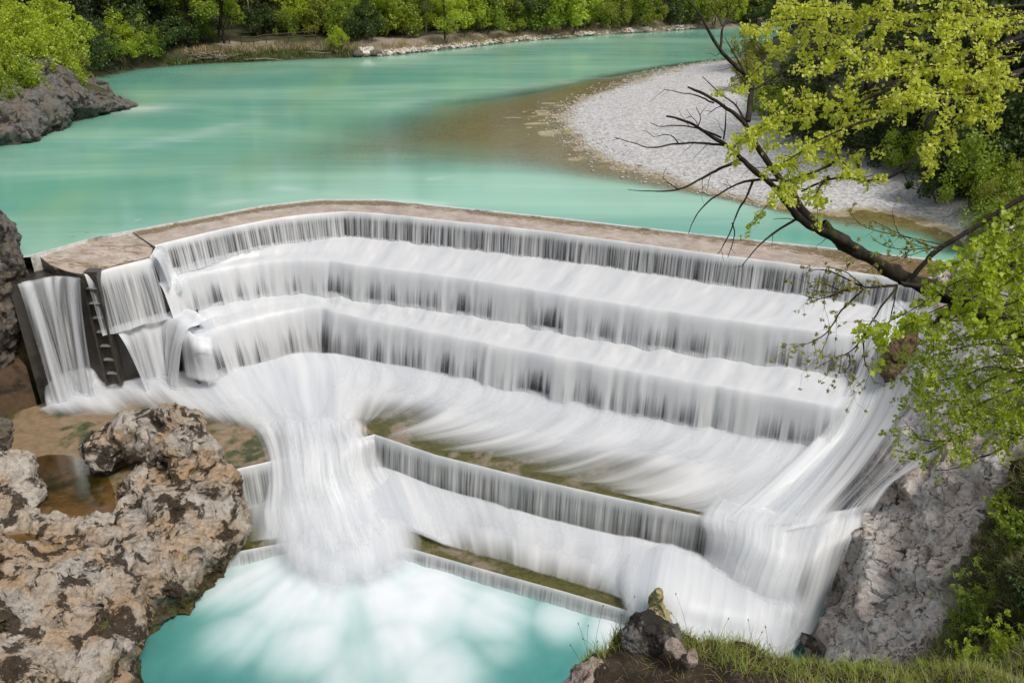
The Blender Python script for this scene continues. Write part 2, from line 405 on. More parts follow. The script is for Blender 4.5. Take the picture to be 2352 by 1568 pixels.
VEG = poly([(1700, 120), (1690, 170), (1690, 205), (1740, 260), (1780, 305), (1850, 335), (1960, 350), (2060, 395), (2170, 470), (2260, 560)], .4)
veg_poly = np.concatenate([[[260, 420, 0], [120, 262, 0], [78, 178, 0]], VEG, [[60, 36, 0], [400, 30, 0], [400, 420, 0]]])
# the gorge below the weir
CB = np.concatenate([[[-60, CREST_BACK[0, 1] - 3, 0], [-26, CREST_BACK[0, 1] - 1.0, 0]], CREST_BACK, [[CREST_BACK[-1, 0] + 4, CREST_BACK[-1, 1] - .5, 0], [60, CREST_BACK[-1, 1] - 3, 0]]])
gorge_poly = np.array([[-27, 40.5], [-27, 36.2], [-26, 30], [-25, 24], [-24, 16], [-22, 4], [-22, -25], [-3, -25], [-1.5, 0], [-.3, 6], [.8, 8.2], [4.5, 10.5], [8.2, 14.5], [10.2, 19], [11.0, 22.5], [12.2, 24.8], [13.8, 26.6], [16.0, 29.5], [17.8, 33], [19.3, 37], [19.5, 60], [-27, 60]])
def cb_y(x): return np.interp(x, CB[:, 0], CB[:, 1])

# heights of the right-hand cliff and its slope, from places seen in the photograph
_ctl = [(1840, 1500, -9.8), (1868, 1440, -9.4), (1895, 1380, -9.0), (1925, 1300, -8.2), (1985, 1212, -6.9), (2050, 1140, -5.6), (2130, 1050, -4.2),
        (1900, 1530, -8.2), (1950, 1430, -7.6), (1990, 1330, -7.1), (2040, 1260, -6.2), (2110, 1170, -5.1), (2180, 1090, -4.0), (2260, 1030, -2.9),
        (1980, 1520, -7.0), (2060, 1420, -6.2), (2120, 1330, -5.3), (2190, 1230, -4.3), (2250, 1140, -3.3), (2320, 1060, -2.3),
        (2120, 1540, -5.5), (2190, 1430, -4.5), (2250, 1320, -3.6), (2310, 1210, -2.6), (2352, 1120, -1.7), (2240, 1560, -3.6), (2300, 1450, -2.8), (2352, 1330, -1.8), (2352, 1530, -1.6)]
_ca = np.array(_ctl, float); CTL = PZ(_ca[:, 0], _ca[:, 1], _ca[:, 2])
CTL = np.concatenate([CTL, [[17.4, 31.0, -2.8], [18.6, 34.5, -.6], [19.6, 38, .5], [22, 30, 1.5], [24, 36, 3.0], [24, 24, 4], [17, 18, 1.5], [20, 14, 5], [12, 12, 1.5], [8.5, 10, 2.0], [30, 20, 9], [30, 34, 8]]])
def rbf_fit(C):
    d = np.linalg.norm(C[:, None, :2] - C[None, :, :2], axis=-1); n = len(C)
    A = np.zeros((n + 3, n + 3)); A[:n, :n] = d + np.eye(n) * -.05; A[:n, n] = 1; A[:n, n + 1:] = C[:, :2]; A[n, :n] = 1; A[n + 1:, :n] = C[:, :2].T
    return np.linalg.solve(A, np.concatenate([C[:, 2], [0, 0, 0]]))
_w = rbf_fit(CTL)
def cliff_h(x, y):
    o = _w[-3] + _w[-2] * x + _w[-1] * y
    for i in range(len(CTL)): o = o + _w[i] * np.hypot(x - CTL[i, 0], y - CTL[i, 1])
    return o

def river_depth(x, y):
    """depth of the upper river below level 0 (negative on land)"""
    dl = sdist(x, y, land_left); dr = sdist(x, y, land_right); ds = sdist(x, y, shal_poly)
    q = np.maximum(-dr, 0); s = np.maximum(ds, 0)
    dep_sh = .006 + 1.0 * (q / (q + s + .01)) ** 4.0
    dep_out = 1.0 + .16 * np.maximum(-ds, 0)
    dep = np.where(ds > 0, dep_sh, dep_out)
    dep = np.minimum(dep, .15 + .55 * np.maximum(-dl, 0))
    dep = np.minimum(dep, 1.9)
    return dep, dl, dr
def upper_h(x, y):
    dep, dl, dr = river_depth(x, y)
    h = -dep + .03 * f2(x * .8, y * .8, 3, 5)
    gr = np.minimum(.055 * dr, .45) + .07 * f2(x * .35, y * .35, 4, 3) * np.clip(dr, 0, 1.5)
    h = np.where(dr > 0, gr, h)
    dv = sdist(x, y, veg_poly)
    h = np.where(dv > 0, np.maximum(h, .4) + .5 * dv + .9 * f2(x * .25, y * .25, 4, 8) * np.clip(dv * .3, 0, 1), h)
    far = y > 60
    bank = sm(0, 1.6, dl) * 1.3 + .05 * np.maximum(dl - 1.5, 0) + .35 * f2(x * .3, y * .3, 4, 9) * sm(.5, 3, dl)
    nearb = 1.1 * np.maximum(dl, 0) + .6 * f2(x * .4, y * .4, 4, 9) * sm(0, 2, dl)
    t = sm(58, 86, y)
    hl = bank * t + np.minimum(nearb, 3 + .55 * dl) * (1 - t)
    h = np.where(dl > 0, hl, h)
    h = h + np.where((dl > 12) & (y > 70), sm(12, 60, dl) * (.16 * (dl - 12)), 0)
    return h
def lower_h(x, y):
    g = -sdist(x, y, gorge_poly)                 # metres outside the gorge floor
    left = -7.2 + 10.5 * sm(-.2, 3.2, g) + .45 * np.maximum(g - 2, 0)
    h = np.where(x < -4, left, cliff_h(x, y) - .8)
    return np.where(g > 0, h, -11.0 - .2 * np.clip(-g, 0, 3))
def ground_h(x, y):
    up = upper_h(x, y); lo = lower_h(x, y)
    k = sm(-1.3, -.15, y - cb_y(x) )
    return lo * (1 - k) + up * k
def axis(a, b, fine_a, fine_b, st, grow=1.12):
    m = list(np.arange(fine_a, fine_b, st)); s = st
    while m[-1] < b: s *= grow; m.append(m[-1] + s)
    s = st
    while m[0] > a: s *= grow; m.insert(0, m[0] - s)
    return np.array(m)
gx = axis(-420, 420, -36, 42, .42); gy = axis(-40, 720, 2, 100, .42)
GX, GY = np.meshgrid(gx, gy)
GZ = ground_h(GX, GY)
_dep, _dl, _dr = river_depth(GX, GY)
_dv = sdist(GX, GY, veg_poly)
_up = sm(-.9, .1, GY - cb_y(GX))
soil = np.clip(np.maximum(sm(-1.6, -.1, _dl), sm(-.6, 1.2, _dv)) * _up + (1 - _up), 0, 1)
_sx = PZ(815, 100, 1.2)[0]
sand = sm(_sx - 1, _sx + 3, GX) * sm(.05, .6, _dl) * (1 - sm(9, 13, _dl + 2.5 * f2(GX * .15, GY * .15, 3, 31))) * (GY > 60) * .95
# the footpath behind the rail fence
fp = poly([(520, 100), (545, 103), (575, 102), (605, 98)], 1.5)
sand = np.maximum(sand, (1 - sm(.8, 1.8, seg_dist(GX, GY, fp))) * .9)
ground = grid_obj('ground', np.stack([GX, GY, GZ], -1), M_GROUND, attrs={'soil': soil, 'sand': sand})
struct(ground)

# ---------------------------------------------------------------- the upper river
cbx = np.concatenate([np.linspace(-75, CREST_BACK[0, 0] - 1, 40), rs(CREST_BACK, 260)[:, 0], np.linspace(CREST_BACK[-1, 0] + .5, 150, 60)])
off = np.concatenate([np.arange(0, 70, .5), 70 * 1.05 ** np.arange(0, 34)])
RX = np.repeat(cbx[None], len(off), 0) * (1 + off[:, None] / 160.0)
RY = cb_y(cbx)[None] + off[:, None]
d_, dl_, dr_ = river_depth(RX, RY)
depth_at = np.maximum(d_, 0) * (dr_ < 0) + 0.0
tip = PZ(300, 243, 0)
fm = np.exp(-(((RX - tip[0]) / 3.2) ** 2 + ((RY - tip[1] + 1.5) / 1.6) ** 2)) * .9
for (x0, y0, x1, y1, w, a) in ((640, 432, 1010, 470, .55, .35), (500, 470, 720, 440, .5, .3), (985, 412, 1040, 405, .25, .5), (1300, 190, 1700, 138, 1.3, .55), (900, 240, 1300, 190, 1.6, .25), (330, 335, 560, 285, 1.6, .4)):
    A = PZ(x0, y0, 0); B = PZ(x1, y1, 0)
    fm = np.maximum(fm, a * np.exp(-(seg_dist(RX, RY, np.array([A, B])) / w) ** 2) * (.55 + .45 * n2(RX * .5 + RY * .3, RY * 1.2, 4)))
fm = np.maximum(fm, .75 * np.exp(-(off[:, None] / .22) ** 2) * np.ones_like(RX) * ((RX > -25) & (RX < 22)))
RZ = np.zeros_like(RX) - .02 * np.exp(-(off[:, None] / .6) ** 2)
river = grid_obj('river', np.stack([RX, RY, RZ], -1), M_RIVER, attrs={'depth': depth_at, 'foam': fm})
struct(river)

# ---------------------------------------------------------------- the weir body
weir = empty('weir', tuple(E1[130]))
tag(weir, 'broad stepped concrete weir bent to a corner upstream, water running over every step', 'weir')
def part(name, me): o = bpy.data.objects.new(name, me); COL.objects.link(o); o.parent = weir; o.matrix_parent_inverse = weir.matrix_world.inverted(); o.location = (-weir.location[0], -weir.location[1], -weir.location[2]); return o
def prism(name, F, B, zf, zb, bot, mat):        # solid between a front and a back line
    n = len(F); V = np.concatenate([np.column_stack([F[:, :2], np.full(n, zf)]), np.column_stack([B[:, :2], np.full(n, zb)]), np.column_stack([B[:, :2], np.full(n, bot)]), np.column_stack([F[:, :2], np.full(n, bot)])])
    fs = []
    for k in range(4):
        a = k * n; b = ((k + 1) % 4) * n
        for i in range(n - 1): fs.append((a + i, a + i + 1, b + i + 1, b + i))
    fs.append((0, n, 2 * n, 3 * n)); fs.append((n - 1, 4 * n - 1, 3 * n - 1, 2 * n - 1))
    return part(name, mesh_from(name, V, fs, mat, False))
def sub(P, n=90): return rs(P, n)
CBs = CREST_BACK.copy()
inner = lambda E, d: np.column_stack([E[:, :2] - normals(E) * d, E[:, 2]])
N1 = sub(E1, 120)
back1 = sub(np.concatenate([PZ([300], [530], [0.0]), CREST_BACK[3:]]), 120)
prism('crest_slab', N1, back1, -.14, -.04, -12, M_WALL)
prism('crest_lip', sub(np.column_stack([CREST_BACK[:, 0], CREST_BACK[:, 1] - .02]), 80), sub(np.column_stack([CREST_BACK[:, 0], CREST_BACK[:, 1] + .16]), 80), .05, .045, -2.5, M_PALELIP)
TR = lambda E, n=26: E[:-n]
prism('step', sub(TR(E2), 120), sub(inner(E1, .4), 120), -2.0, -1.75, -12, M_WALL)
prism('step', sub(TR(E3), 120), sub(inner(E2, .4), 120), -4.1, -3.85, -12, M_WALL)
ap_back = inner(E3, .4)
prism('apron', sub(E4, 120), sub(ap_back, 120), -6.86, -6.72, -12, M_APRON)
prism('step', sub(E5, 120), sub(inner(E4, .4), 120), -9.1, -8.8, -12, M_APRON)
# left spillway block with its own lower lip, chute wall, and the floor beside the boulder
SL = poly([(68, 590), (126, 619), (192, 628), (345, 590), (362, 562), (330, 521)], -.45)
def solid(name, top, bot, mat, sl=0):
    n = len(top); V = np.concatenate([top, np.column_stack([top[:, :2], np.full(n, bot)])])
    fs = [tuple(range(n)), tuple(range(2 * n - 1, n - 1, -1))] + [(i, i + n, (i + 1) % n + n, (i + 1) % n) for i in range(n)]
    return part(name, mesh_from(name, V, fs, mat, False))
SLz = SL.copy(); SLz[:, 2] = [-.03, -.32, -.5, -.45, -.16, -.03]
SLb = SLz.copy(); SLb[:, 2] -= .1; solid('spillway_block', SLb, -12, M_WALL)
solid('spillway_slab', SLz, -.65, M_CREST)
CH = np.concatenate([poly([(20, 657), (118, 634), (192, 637)], -.78), poly([(190, 590), (20, 610)], -.78)])
solid('chute_block', CH, -12, M_WALL)
ML = np.concatenate([poly([(255, 757), (330, 731), (402, 716), (455, 740)], -3.5), poly([(455, 660), (200, 640)], -3.5)])
solid('step', ML, -12, M_WALL)
FL = np.array([PZ(x, y, -6.86) for x, y in ((-150, 1010), (0, 960), (95, 930), (265, 872), (330, 858), (470, 850), (640, 850), (745, 900), (860, 998), (700, 1042), (550, 1076), (505, 1090), (420, 1120), (310, 1190), (60, 1320), (-150, 1330))])
FL[:, 2] = -6.8
solid('side_floor', FL, -12, M_SANDY)

# wet top of the crest: a grid so that the moss can follow the upstream edge
tt = np.linspace(0, 1, 14); nF = rs(N1, 260); nB = rs(back1, 260)
TOPG = nF[None] * (1 - tt)[:, None, None] + nB[None] * tt[:, None, None]
TOPG[..., 2] = (-.125 * (1 - tt) - .02 * tt)[:, None] + .012 * f2(np.arange(260)[None] * .35 + 0 * tt[:, None], tt[:, None] * 4 + np.arange(260)[None] * 0, 3, 5)
xs_ = np.linspace(0, 1, 260)
moss = .12 + .95 * sm(.45, .9, tt)[:, None] * (.6 + .4 * (np.abs(xs_ - .12) < .22))[None] + .75 * sm(.80, .95, xs_)[None] + .25 * f2(np.arange(260)[None] * .05 + 0 * tt[:, None], tt[:, None] * 1.2 + np.arange(260)[None] * 0, 3, 6)
uvc = np.stack([np.repeat((xs_ * 52)[None], 14, 0), np.repeat(tt[:, None] * 2, 260, 1)], -1).reshape(-1, 2)
me_ = mesh_from('crest_surface', TOPG.reshape(-1, 3), gridf(14, 260), M_CRESTTOP, True, {'moss': moss}, uvc); part('crest_surface', me_)
g_ = [rs(np.array(q), 40) for q in ([SLz[0], SLz[5]], [SLz[1] * .5 + SLz[0] * .5, SLz[4] * .35 + SLz[5] * .65], [SLz[1], SLz[4] * .7 + SLz[5] * .3], [SLz[2], SLz[4]], [SLz[2] * .55 + SLz[3] * .45, SLz[4] * .6 + SLz[3] * .4], [SLz[3], SLz[3]])]
GG = cat_rom(np.stack(g_), 40, 0); GG[..., 2] += .03 + .02 * f2(GG[..., 0] * 1.5, GG[..., 1] * 3, 3, 8)
part('spillway_surface', mesh_from('spillway_surface', GG.reshape(-1, 3), gridf(40, 40), M_CRESTTOP, True, {'moss': .42 + .5 * f2(GG[..., 0] * .5, GG[..., 1] * 1.2, 3, 4)}, np.stack([GG[..., 0] * .8, GG[..., 1] * .6], -1).reshape(-1, 2)))
# ---------------------------------------------------------------- falling water
def curtain(E, zb, w, K=26, clump=1.0, fall_t=.3, endfade=0, z0=.04, top=.95, mid=.42, foot=.75, amp=2.6, rip=.03, ap=129, seed=1, wvar=.3):
    N = normals(E); u = arclen(E, min(ap, len(E) - 1))
    t = np.linspace(0, 1, K) ** 1.7
    drop = (E[:, 2] - zb)[None] * t[:, None]
    W = w * (1 + wvar * n2(u / .9, u * 0, seed) + .12 * n2(u / .25, u * 0, seed + 1))
    o = W[None] * np.sqrt(np.maximum(t, 0))[:, None] + rip * n2(np.repeat((u / .17)[None], K, 0), np.repeat(t[:, None] * 1.5, len(u), 1), seed + 2) * t[:, None]
    P = np.stack([E[None, :, 0] + N[None, :, 0] * o, E[None, :, 1] + N[None, :, 1] * o, E[None, :, 2] + z0 - drop], -1)
    cov = np.where(t > .86, mid + (foot - mid) * sm(.86, 1, t), top + (mid - top) * sm(0, fall_t, t))
    C = np.repeat(cov[:, None], len(u), 1)
    if endfade: C = C - 1.6 * (1 - sm(0, endfade, u[-1] - u))[None]
    A = np.repeat((amp * sm(.02, .3, t))[:, None], len(u), 1)
    UV = np.stack([np.repeat(u[None], K, 0), np.repeat(t[:, None] * (E[0, 2] - zb), len(u), 1)], -1)
    return P, C, A, UV, np.repeat((clump * sm(.05, .45, t))[:, None], len(u), 1)
def tread(B, E, zB, zE, K=26, bump=.16, seed=3, ap=129, amp=.25, rough=.10, skirt=.5, endfade=0):
    """foam that runs from the foot of one fall (line B) to the next lip (line E)"""
    u = arclen(E, min(ap, len(E) - 1)); t = np.linspace(0, 1, K) ** 1.4
    XY = B[None, :, :2] * (1 - t)[:, None, None] + E[None, :, :2] * t[:, None, None]
    z = zB * (1 - t) + zE * t + bump * np.sin(np.pi * np.minimum(t * 1.7, 1)) ** 1.0 + skirt * np.exp(-t / .09)
    Z = z[:, None] + rough * (f2(np.repeat((u / .8)[None], K, 0), np.repeat(t[:, None] * 1.3, len(u), 1), 3, seed)) * (np.sin(np.pi * np.clip(t, 0, .92) / .92) ** .5 + .15)[:, None]
    P = np.concatenate([XY, Z[..., None]], -1)
    UV = np.stack([np.repeat(u[None], K, 0), np.repeat((t[:, None] - 1) * 3, len(u), 1)], -1)
    C = np.repeat((-.35 + 1.7 * sm(0, .16, t))[:, None], len(u), 1)
    if endfade: C = C - 1.6 * (1 - sm(0, endfade, u[-1] - u))[None]
    A = np.repeat((amp + 1.6 * (1 - sm(.05, .3, t)))[:, None], len(u), 1)
    return P, C, A, UV, np.full(Z.shape, .3)
def stack(*S): return [np.concatenate([s[i] if k == 0 else s[i][1:] for k, s in enumerate(S)]) for i in range(5)]
def water_obj(name, S, parent):
    P, C, A, UV, K_ = S
    o = grid_obj(name, P - np.array(parent.location)[None, None], M_WHITE, parent, {'cover': C, 'amp': A, 'clump': K_}, UV.reshape(-1, 2))
    return o
def fall(loc, label, group='cascades of the stepped weir'):
    e = empty('waterfall', tuple(loc)); return tag(e, label, 'waterfall', group)
def foot(E, zb, w, back=.25): n = normals(E); return np.column_stack([E[:, :2] + n * (w - back), np.full(len(E), zb)])

f1 = fall(E1[129], 'topmost waterfall, a thin grey curtain of fine strands under the flat tan crest')
water_obj('water_curtain', curtain(E1, -1.72, .38, top=1.0, mid=.50, foot=.62, amp=3.0, clump=.8, seed=11), f1)
f2_ = fall(E2[129], 'second waterfall from the top, white water rolling over its lip in soft bundles')
T2 = tread(foot(E1, -1.62, .38, .35), E2, -1.66, -1.80, seed=21, endfade=1.6)
water_obj('water_curtain', stack(T2, curtain(E2, -3.9, .62, z0=.05, top=1.3, mid=.66, foot=.8, amp=1.8, clump=3.0, fall_t=.75, endfade=1.6, seed=22)), f2_)
f3 = fall(E3[129], 'third waterfall from the top, white curtain pouring onto the long green stained apron')
T3 = tread(foot(E2, -3.8, .62, .45), E3, -3.78, -3.90, seed=31, endfade=1.6)
water_obj('water_curtain', stack(T3, curtain(E3, -6.3, .7, z0=.05, top=1.3, mid=.64, foot=.8, amp=1.8, clump=3.0, fall_t=.75, endfade=1.6, seed=32)), f3)
f4 = fall(E4[129], 'fourth waterfall, grey fine stranded curtain in a sharp bend below the mossy apron')
water_obj('water_curtain', curtain(E4, -8.75, .33, K=24, z0=.03, top=.9, mid=.58, foot=.72, amp=2.2, clump=.8, endfade=.9, seed=41, wvar=.12), f4)
f5 = fall(E5[129], 'lowest waterfall, a knee high curtain that drops into the turquoise pool')
water_obj('water_curtain', curtain(E5, -9.75, .22, K=14, z0=.03, top=.75, mid=.6, foot=.9, amp=1.4, clump=.6, seed=51, wvar=.15), f5)

def patch(name, rows, parent, nr=60, nc=60, lump=.08, lumps=1.0, seed=0, amp=.5, clump=1.5, uvs=(1, 1), lift=0.0, edge=(0, 0, 0, 0), layers=3, gap=.10, thin=.38):
    """a body of running water through rows of (x, y, height, cover); rows follow the flow, thinner veils lie over it"""
    Cn = np.array(rows, float)
    G = np.concatenate([PZ(Cn[..., 0], Cn[..., 1], Cn[..., 2]), Cn[..., 3:4]], -1)
    G = cat_rom(cat_rom(G, nr, 0), nc, 1)
    P0 = G[..., :3].copy(); C0 = G[..., 3]
    lv = np.concatenate([np.zeros((1, nc)), np.cumsum(np.linalg.norm(np.diff(P0, axis=0), axis=-1), 0)]); lu = np.concatenate([np.zeros((nr, 1)), np.cumsum(np.linalg.norm(np.diff(P0, axis=1), axis=-1), 1)], 1)
    U = np.repeat(lu.mean(0)[None], nr, 0) * uvs[0]; V = np.repeat(lv.mean(1)[:, None], nc, 1) * uvs[1]
    d1 = np.gradient(P0, axis=0); d2 = np.gradient(P0, axis=1); Nn = np.cross(d2, d1); Nn /= np.linalg.norm(Nn, axis=-1)[..., None] + 1e-9
    Nn *= np.sign(Nn[..., 2:3] + 1e-9)
    r = np.linspace(0, 1, nr)[:, None]; c = np.linspace(0, 1, nc)[None]
    e0, e1, e2, e3 = edge
    m = np.ones((nr, nc))
    if e0: m = m * sm(0, e0, r)
    if e1: m = m * sm(0, e1, 1 - r)
    if e2: m = m * sm(0, e2, c)
    if e3: m = m * sm(0, e3, 1 - c)
    Ps, Cs, Us, Fs = [], [], [], []
    for k in range(layers):
        P = P0 + Nn * (lift + gap * k + lump * f2(U / (.8 * lumps), V / (3.6 * lumps), 2, seed) + (.3 * gap * f2(U / (.5 * lumps), V / (2 * lumps), 2, seed + k) if k else 0))[..., None]
        Ck = C0 - (.18 + thin * k if k else 0)
        Ps.append(P.reshape(-1, 3)); Cs.append((Ck * m - .9 * (1 - m)).ravel()); Us.append(np.stack([U + 3.7 * k, V], -1).reshape(-1, 2)); Fs.append(gridf(nr, nc) + k * nr * nc)
    C = np.concatenate(Cs); me = mesh_from(name, np.concatenate(Ps) - np.array(parent.location), np.concatenate(Fs), M_WHITE, True, {'cover': C, 'amp': np.full(C.shape, amp), 'clump': np.full(C.shape, clump)}, np.concatenate(Us))
    return link(name, me, parent)

# left spillway fall
fl = fall(PZ(270, 610, -.55), 'waterfall beside the dark rung ladder, slanting strands from the brown left slab')
ESL = np.column_stack([rs(poly([(193, 630), (262, 612), (345, 591)], -.5), 80)])
water_obj('water_curtain', curtain(ESL, -3.5, .75, z0=.02, top=1.0, mid=.6, foot=1.0, amp=2.4, clump=1.0, seed=61, ap=0), fl)
EC = rs(poly([(353, 590), (362, 575), (372, 566)], -.25), 16)
water_obj('water_curtain', curtain(EC, -2.0, .5, z0=.02, top=1.2, mid=.8, foot=1.2, amp=1.6, seed=62, ap=0), fl)
fm_ = fall(PZ(330, 735, -3.4), 'rounded white waterfall left of the second step, landing beside the ladder')
EM = rs(chaikin(poly([(258, 757), (290, 742), (330, 731), (375, 722), (412, 730), (440, 752)], -3.42), 3), 110)
TMB = np.column_stack([EM[:, :2] - normals(EM) * .9, np.full(len(EM), -3.42)])
water_obj('water_curtain', stack(tread(TMB, EM, -3.35, -3.38, K=14, bump=.1, seed=71, ap=0, skirt=.1), curtain(EM, -6.7, 1.25, z0=.04, top=1.3, mid=.78, foot=1.0, amp=1.2, clump=1.6, seed=72, ap=0, wvar=.5)), fm_)
patch('water_curtain', [
    [(385, 735, -3.42, .7), (430, 752, -3.55, .9), (455, 772, -3.72, 1.0), (480, 770, -3.78, 1.0), (510, 757, -3.83, .6)],
    [(388, 775, -4.0, .6), (432, 790, -4.05, .6), (456, 803, -4.15, .65), (486, 803, -4.22, .6), (518, 793, -4.15, .3)],
    [(398, 830, -5.1, .6), (440, 840, -5.1, .6), (466, 846, -5.2, .6), (496, 846, -5.25, .55), (530, 836, -5.2, .2)],
    [(408, 878, -6.1, .8), (450, 886, -6.1, 1.0), (480, 888, -6.15, 1.0), (512, 884, -6.15, .9), (548, 874, -6.15, .5)],
], fm_, 50, 50, lump=.06, seed=75, edge=(.1, .2, .2, .3), layers=2)
patch('foam_sheet', [
    [(385, 705, -3.62, .8), (430, 700, -3.7, 1.0), (475, 695, -3.8, 1.0), (520, 690, -3.9, .6)],
    [(392, 725, -3.65, 1.0), (438, 722, -3.75, 1.3), (482, 715, -3.86, 1.2), (525, 706, -3.95, .6)],
    [(402, 745, -3.7, 1.0), (446, 746, -3.82, 1.3), (490, 738, -3.92, 1.2), (530, 724, -4.0, .6)],
    [(410, 768, -3.78, .8), (456, 775, -3.92, 1.1), (498, 760, -4.0, 1.0), (535, 742, -4.05, .5)],
], fm_, 40, 40, lump=.05, seed=79, amp=.3, clump=.8, edge=(.2, .15, .2, .25), layers=2)
patch('water_curtain', [
    [(338, 592, -.42, .6), (348, 580, -.30, 1.2), (358, 566, -.08, 1.2), (376, 562, -.06, .8)],
    [(356, 625, -1.2, .6), (366, 612, -1.0, .8), (378, 598, -.85, .8), (396, 590, -.8, .5)],
    [(372, 672, -2.3, .6), (384, 656, -2.0, .8), (396, 640, -1.75, .9), (414, 628, -1.6, .5)],
    [(386, 716, -3.3, .7), (402, 702, -3.0, 1.1), (420, 682, -2.5, 1.1), (440, 664, -1.95, .8)],
], fl, 50, 40, lump=.05, seed=77, edge=(.04, .15, .15, .2), layers=2)
# chute by the left cliff
fc = fall(PZ(110, 630, -.7), 'tall dark chute at the left cliff with thin white strands down its wall')
ECH = rs(poly([(40, 653), (90, 641), (118, 635), (150, 635), (189, 638)], -.7), 110)
water_obj('water_curtain', curtain(ECH, -6.75, .95, K=40, z0=.02, top=.4, mid=.42, foot=.85, amp=2.0, clump=1.6, seed=81, ap=0, wvar=.6), fc)
for (xs, cv, sd) in (((40, 80), .95, 82), ((150, 188), .9, 83), ((92, 128), .55, 84), ((122, 150), .35, 85)):
    E_ = rs(poly([(xs[0], max(635, 651 - (xs[0] - 44) * .23)), (xs[1], max(636, 651 - (xs[1] - 44) * .23))], -.72), 40)
    P, C, A, UV, K_ = curtain(E_, -6.75, 1.25, K=40, z0=.03, top=.7, mid=cv, foot=1.1, amp=1.8, seed=sd, ap=0, wvar=.3)
    e = np.sin(np.pi * np.linspace(0, 1, 40)) ** .6; C = C * e[None] - .8 * (1 - e[None])
    water_obj('water_curtain', (P, C, A, UV, K_), fc)
patch('foam_sheet', [
    [(85, 860, -5.9, -.3), (130, 845, -5.6, .5), (175, 832, -5.4, .6), (225, 815, -5.3, .8), (265, 808, -5.4, -.2)],
    [(88, 895, -6.3, .2), (135, 880, -5.95, 1.1), (180, 868, -5.85, 1.1), (228, 848, -5.8, 1.2), (272, 838, -6.0, .3)],
    [(92, 928, -6.65, .6), (140, 912, -6.45, 1.2), (190, 895, -6.4, 1.2), (236, 876, -6.3, 1.3), (285, 862, -6.4, .7)],
    [(100, 955, -6.75, .3), (150, 938, -6.68, .9), (205, 920, -6.65, 1.0), (260, 900, -6.6, 1.1), (310, 885, -6.6, .8)],
], fc, 50, 60, lump=.16, lumps=.9, seed=87, edge=(.25, .2, .12, .12))
# foam over the side floor and apron
ff = empty('foam_apron', tuple(PZ(760, 900, -6.5))); tag(ff, 'white foam racing across the apron into the corner of the weir', 'foam')
APRON = [
    [(60, 945, -6.68, .6), (190, 905, -6.5, 1.1), (300, 875, -6.45, 1.1), (420, 850, -6.3, 1.4), (560, 838, -6.15, 1.5), (700, 812, -6.0, 1.6), (830, 822, -6.0, 1.5), (1000, 852, -6.0, 1.5), (1200, 888, -6.0, 1.5), (1400, 932, -6.0, 1.5), (1600, 972, -6.0, 1.5), (1760, 1000, -6.0, 1.5), (1930, 1015, -5.9, 1.4)],
    [(80, 960, -6.7, .3), (210, 925, -6.6, .8), (330, 895, -6.55, .9), (450, 880, -6.45, 1.3), (580, 872, -6.3, 1.5), (715, 850, -6.15, 1.7), (850, 868, -6.15, 1.3), (1010, 905, -6.2, 1.25), (1210, 945, -6.2, 1.3), (1400, 990, -6.2, 1.3), (1590, 1035, -6.2, 1.3), (1740, 1060, -6.2, 1.3), (1900, 1075, -6.2, 1.4)],
    [(110, 975, -6.75, -.4), (240, 950, -6.7, .3), (360, 925, -6.65, .5), (480, 918, -6.55, 1.1), (600, 912, -6.45, 1.4), (720, 900, -6.35, 1.6), (845, 920, -6.35, .75), (985, 955, -6.4, .55), (1170, 1000, -6.45, .8), (1360, 1045, -6.45, .75), (1540, 1090, -6.45, .5), (1700, 1120, -6.45, .8), (1870, 1135, -6.4, 1.3)],
    [(140, 985, -6.78, -1), (270, 972, -6.75, -.5), (400, 955, -6.72, .2), (520, 958, -6.65, .6), (625, 955, -6.55, 1.1), (725, 950, -6.5, 1.5), (842, 968, -6.5, .5), (960, 992, -6.6, .2), (1130, 1035, -6.65, .38), (1310, 1085, -6.65, .34), (1500, 1135, -6.65, .32), (1680, 1165, -6.65, .6), (1850, 1185, -6.6, 1.2)],
    [(170, 995, -6.8, -1), (300, 990, -6.78, -1), (440, 990, -6.76, -.9), (560, 1000, -6.72, -.3), (645, 1003, -6.68, .5), (730, 1008, -6.65, 1.1), (850, 992, -6.7, .2), (950, 1020, -6.74, -.3), (1110, 1062, -6.74, -.1), (1290, 1105, -6.74, -.15), (1480, 1148, -6.74, -.1), (1670, 1190, -6.74, .3), (1830, 1225, -6.74, 1.2)],
]
for r_, (row, s_) in enumerate(zip(APRON, (0, 30, 75, 130, 190))):      # the current pulls towards the bend
    APRON[r_] = [(x - s_ * w_, y - .235 * s_ * w_, z, c) for (x, y, z, c) in row for w_ in [float(np.clip((x - 800) / 250, 0, 1) * np.clip((1900 - x) / 250, 0, 1))]]
patch('foam_sheet', APRON, ff, 90, 220, lump=.13, lumps=1.5, seed=91, amp=.2, clump=1.3, uvs=(.7, .7), lift=.06, edge=(.1, 0, .03, 0))
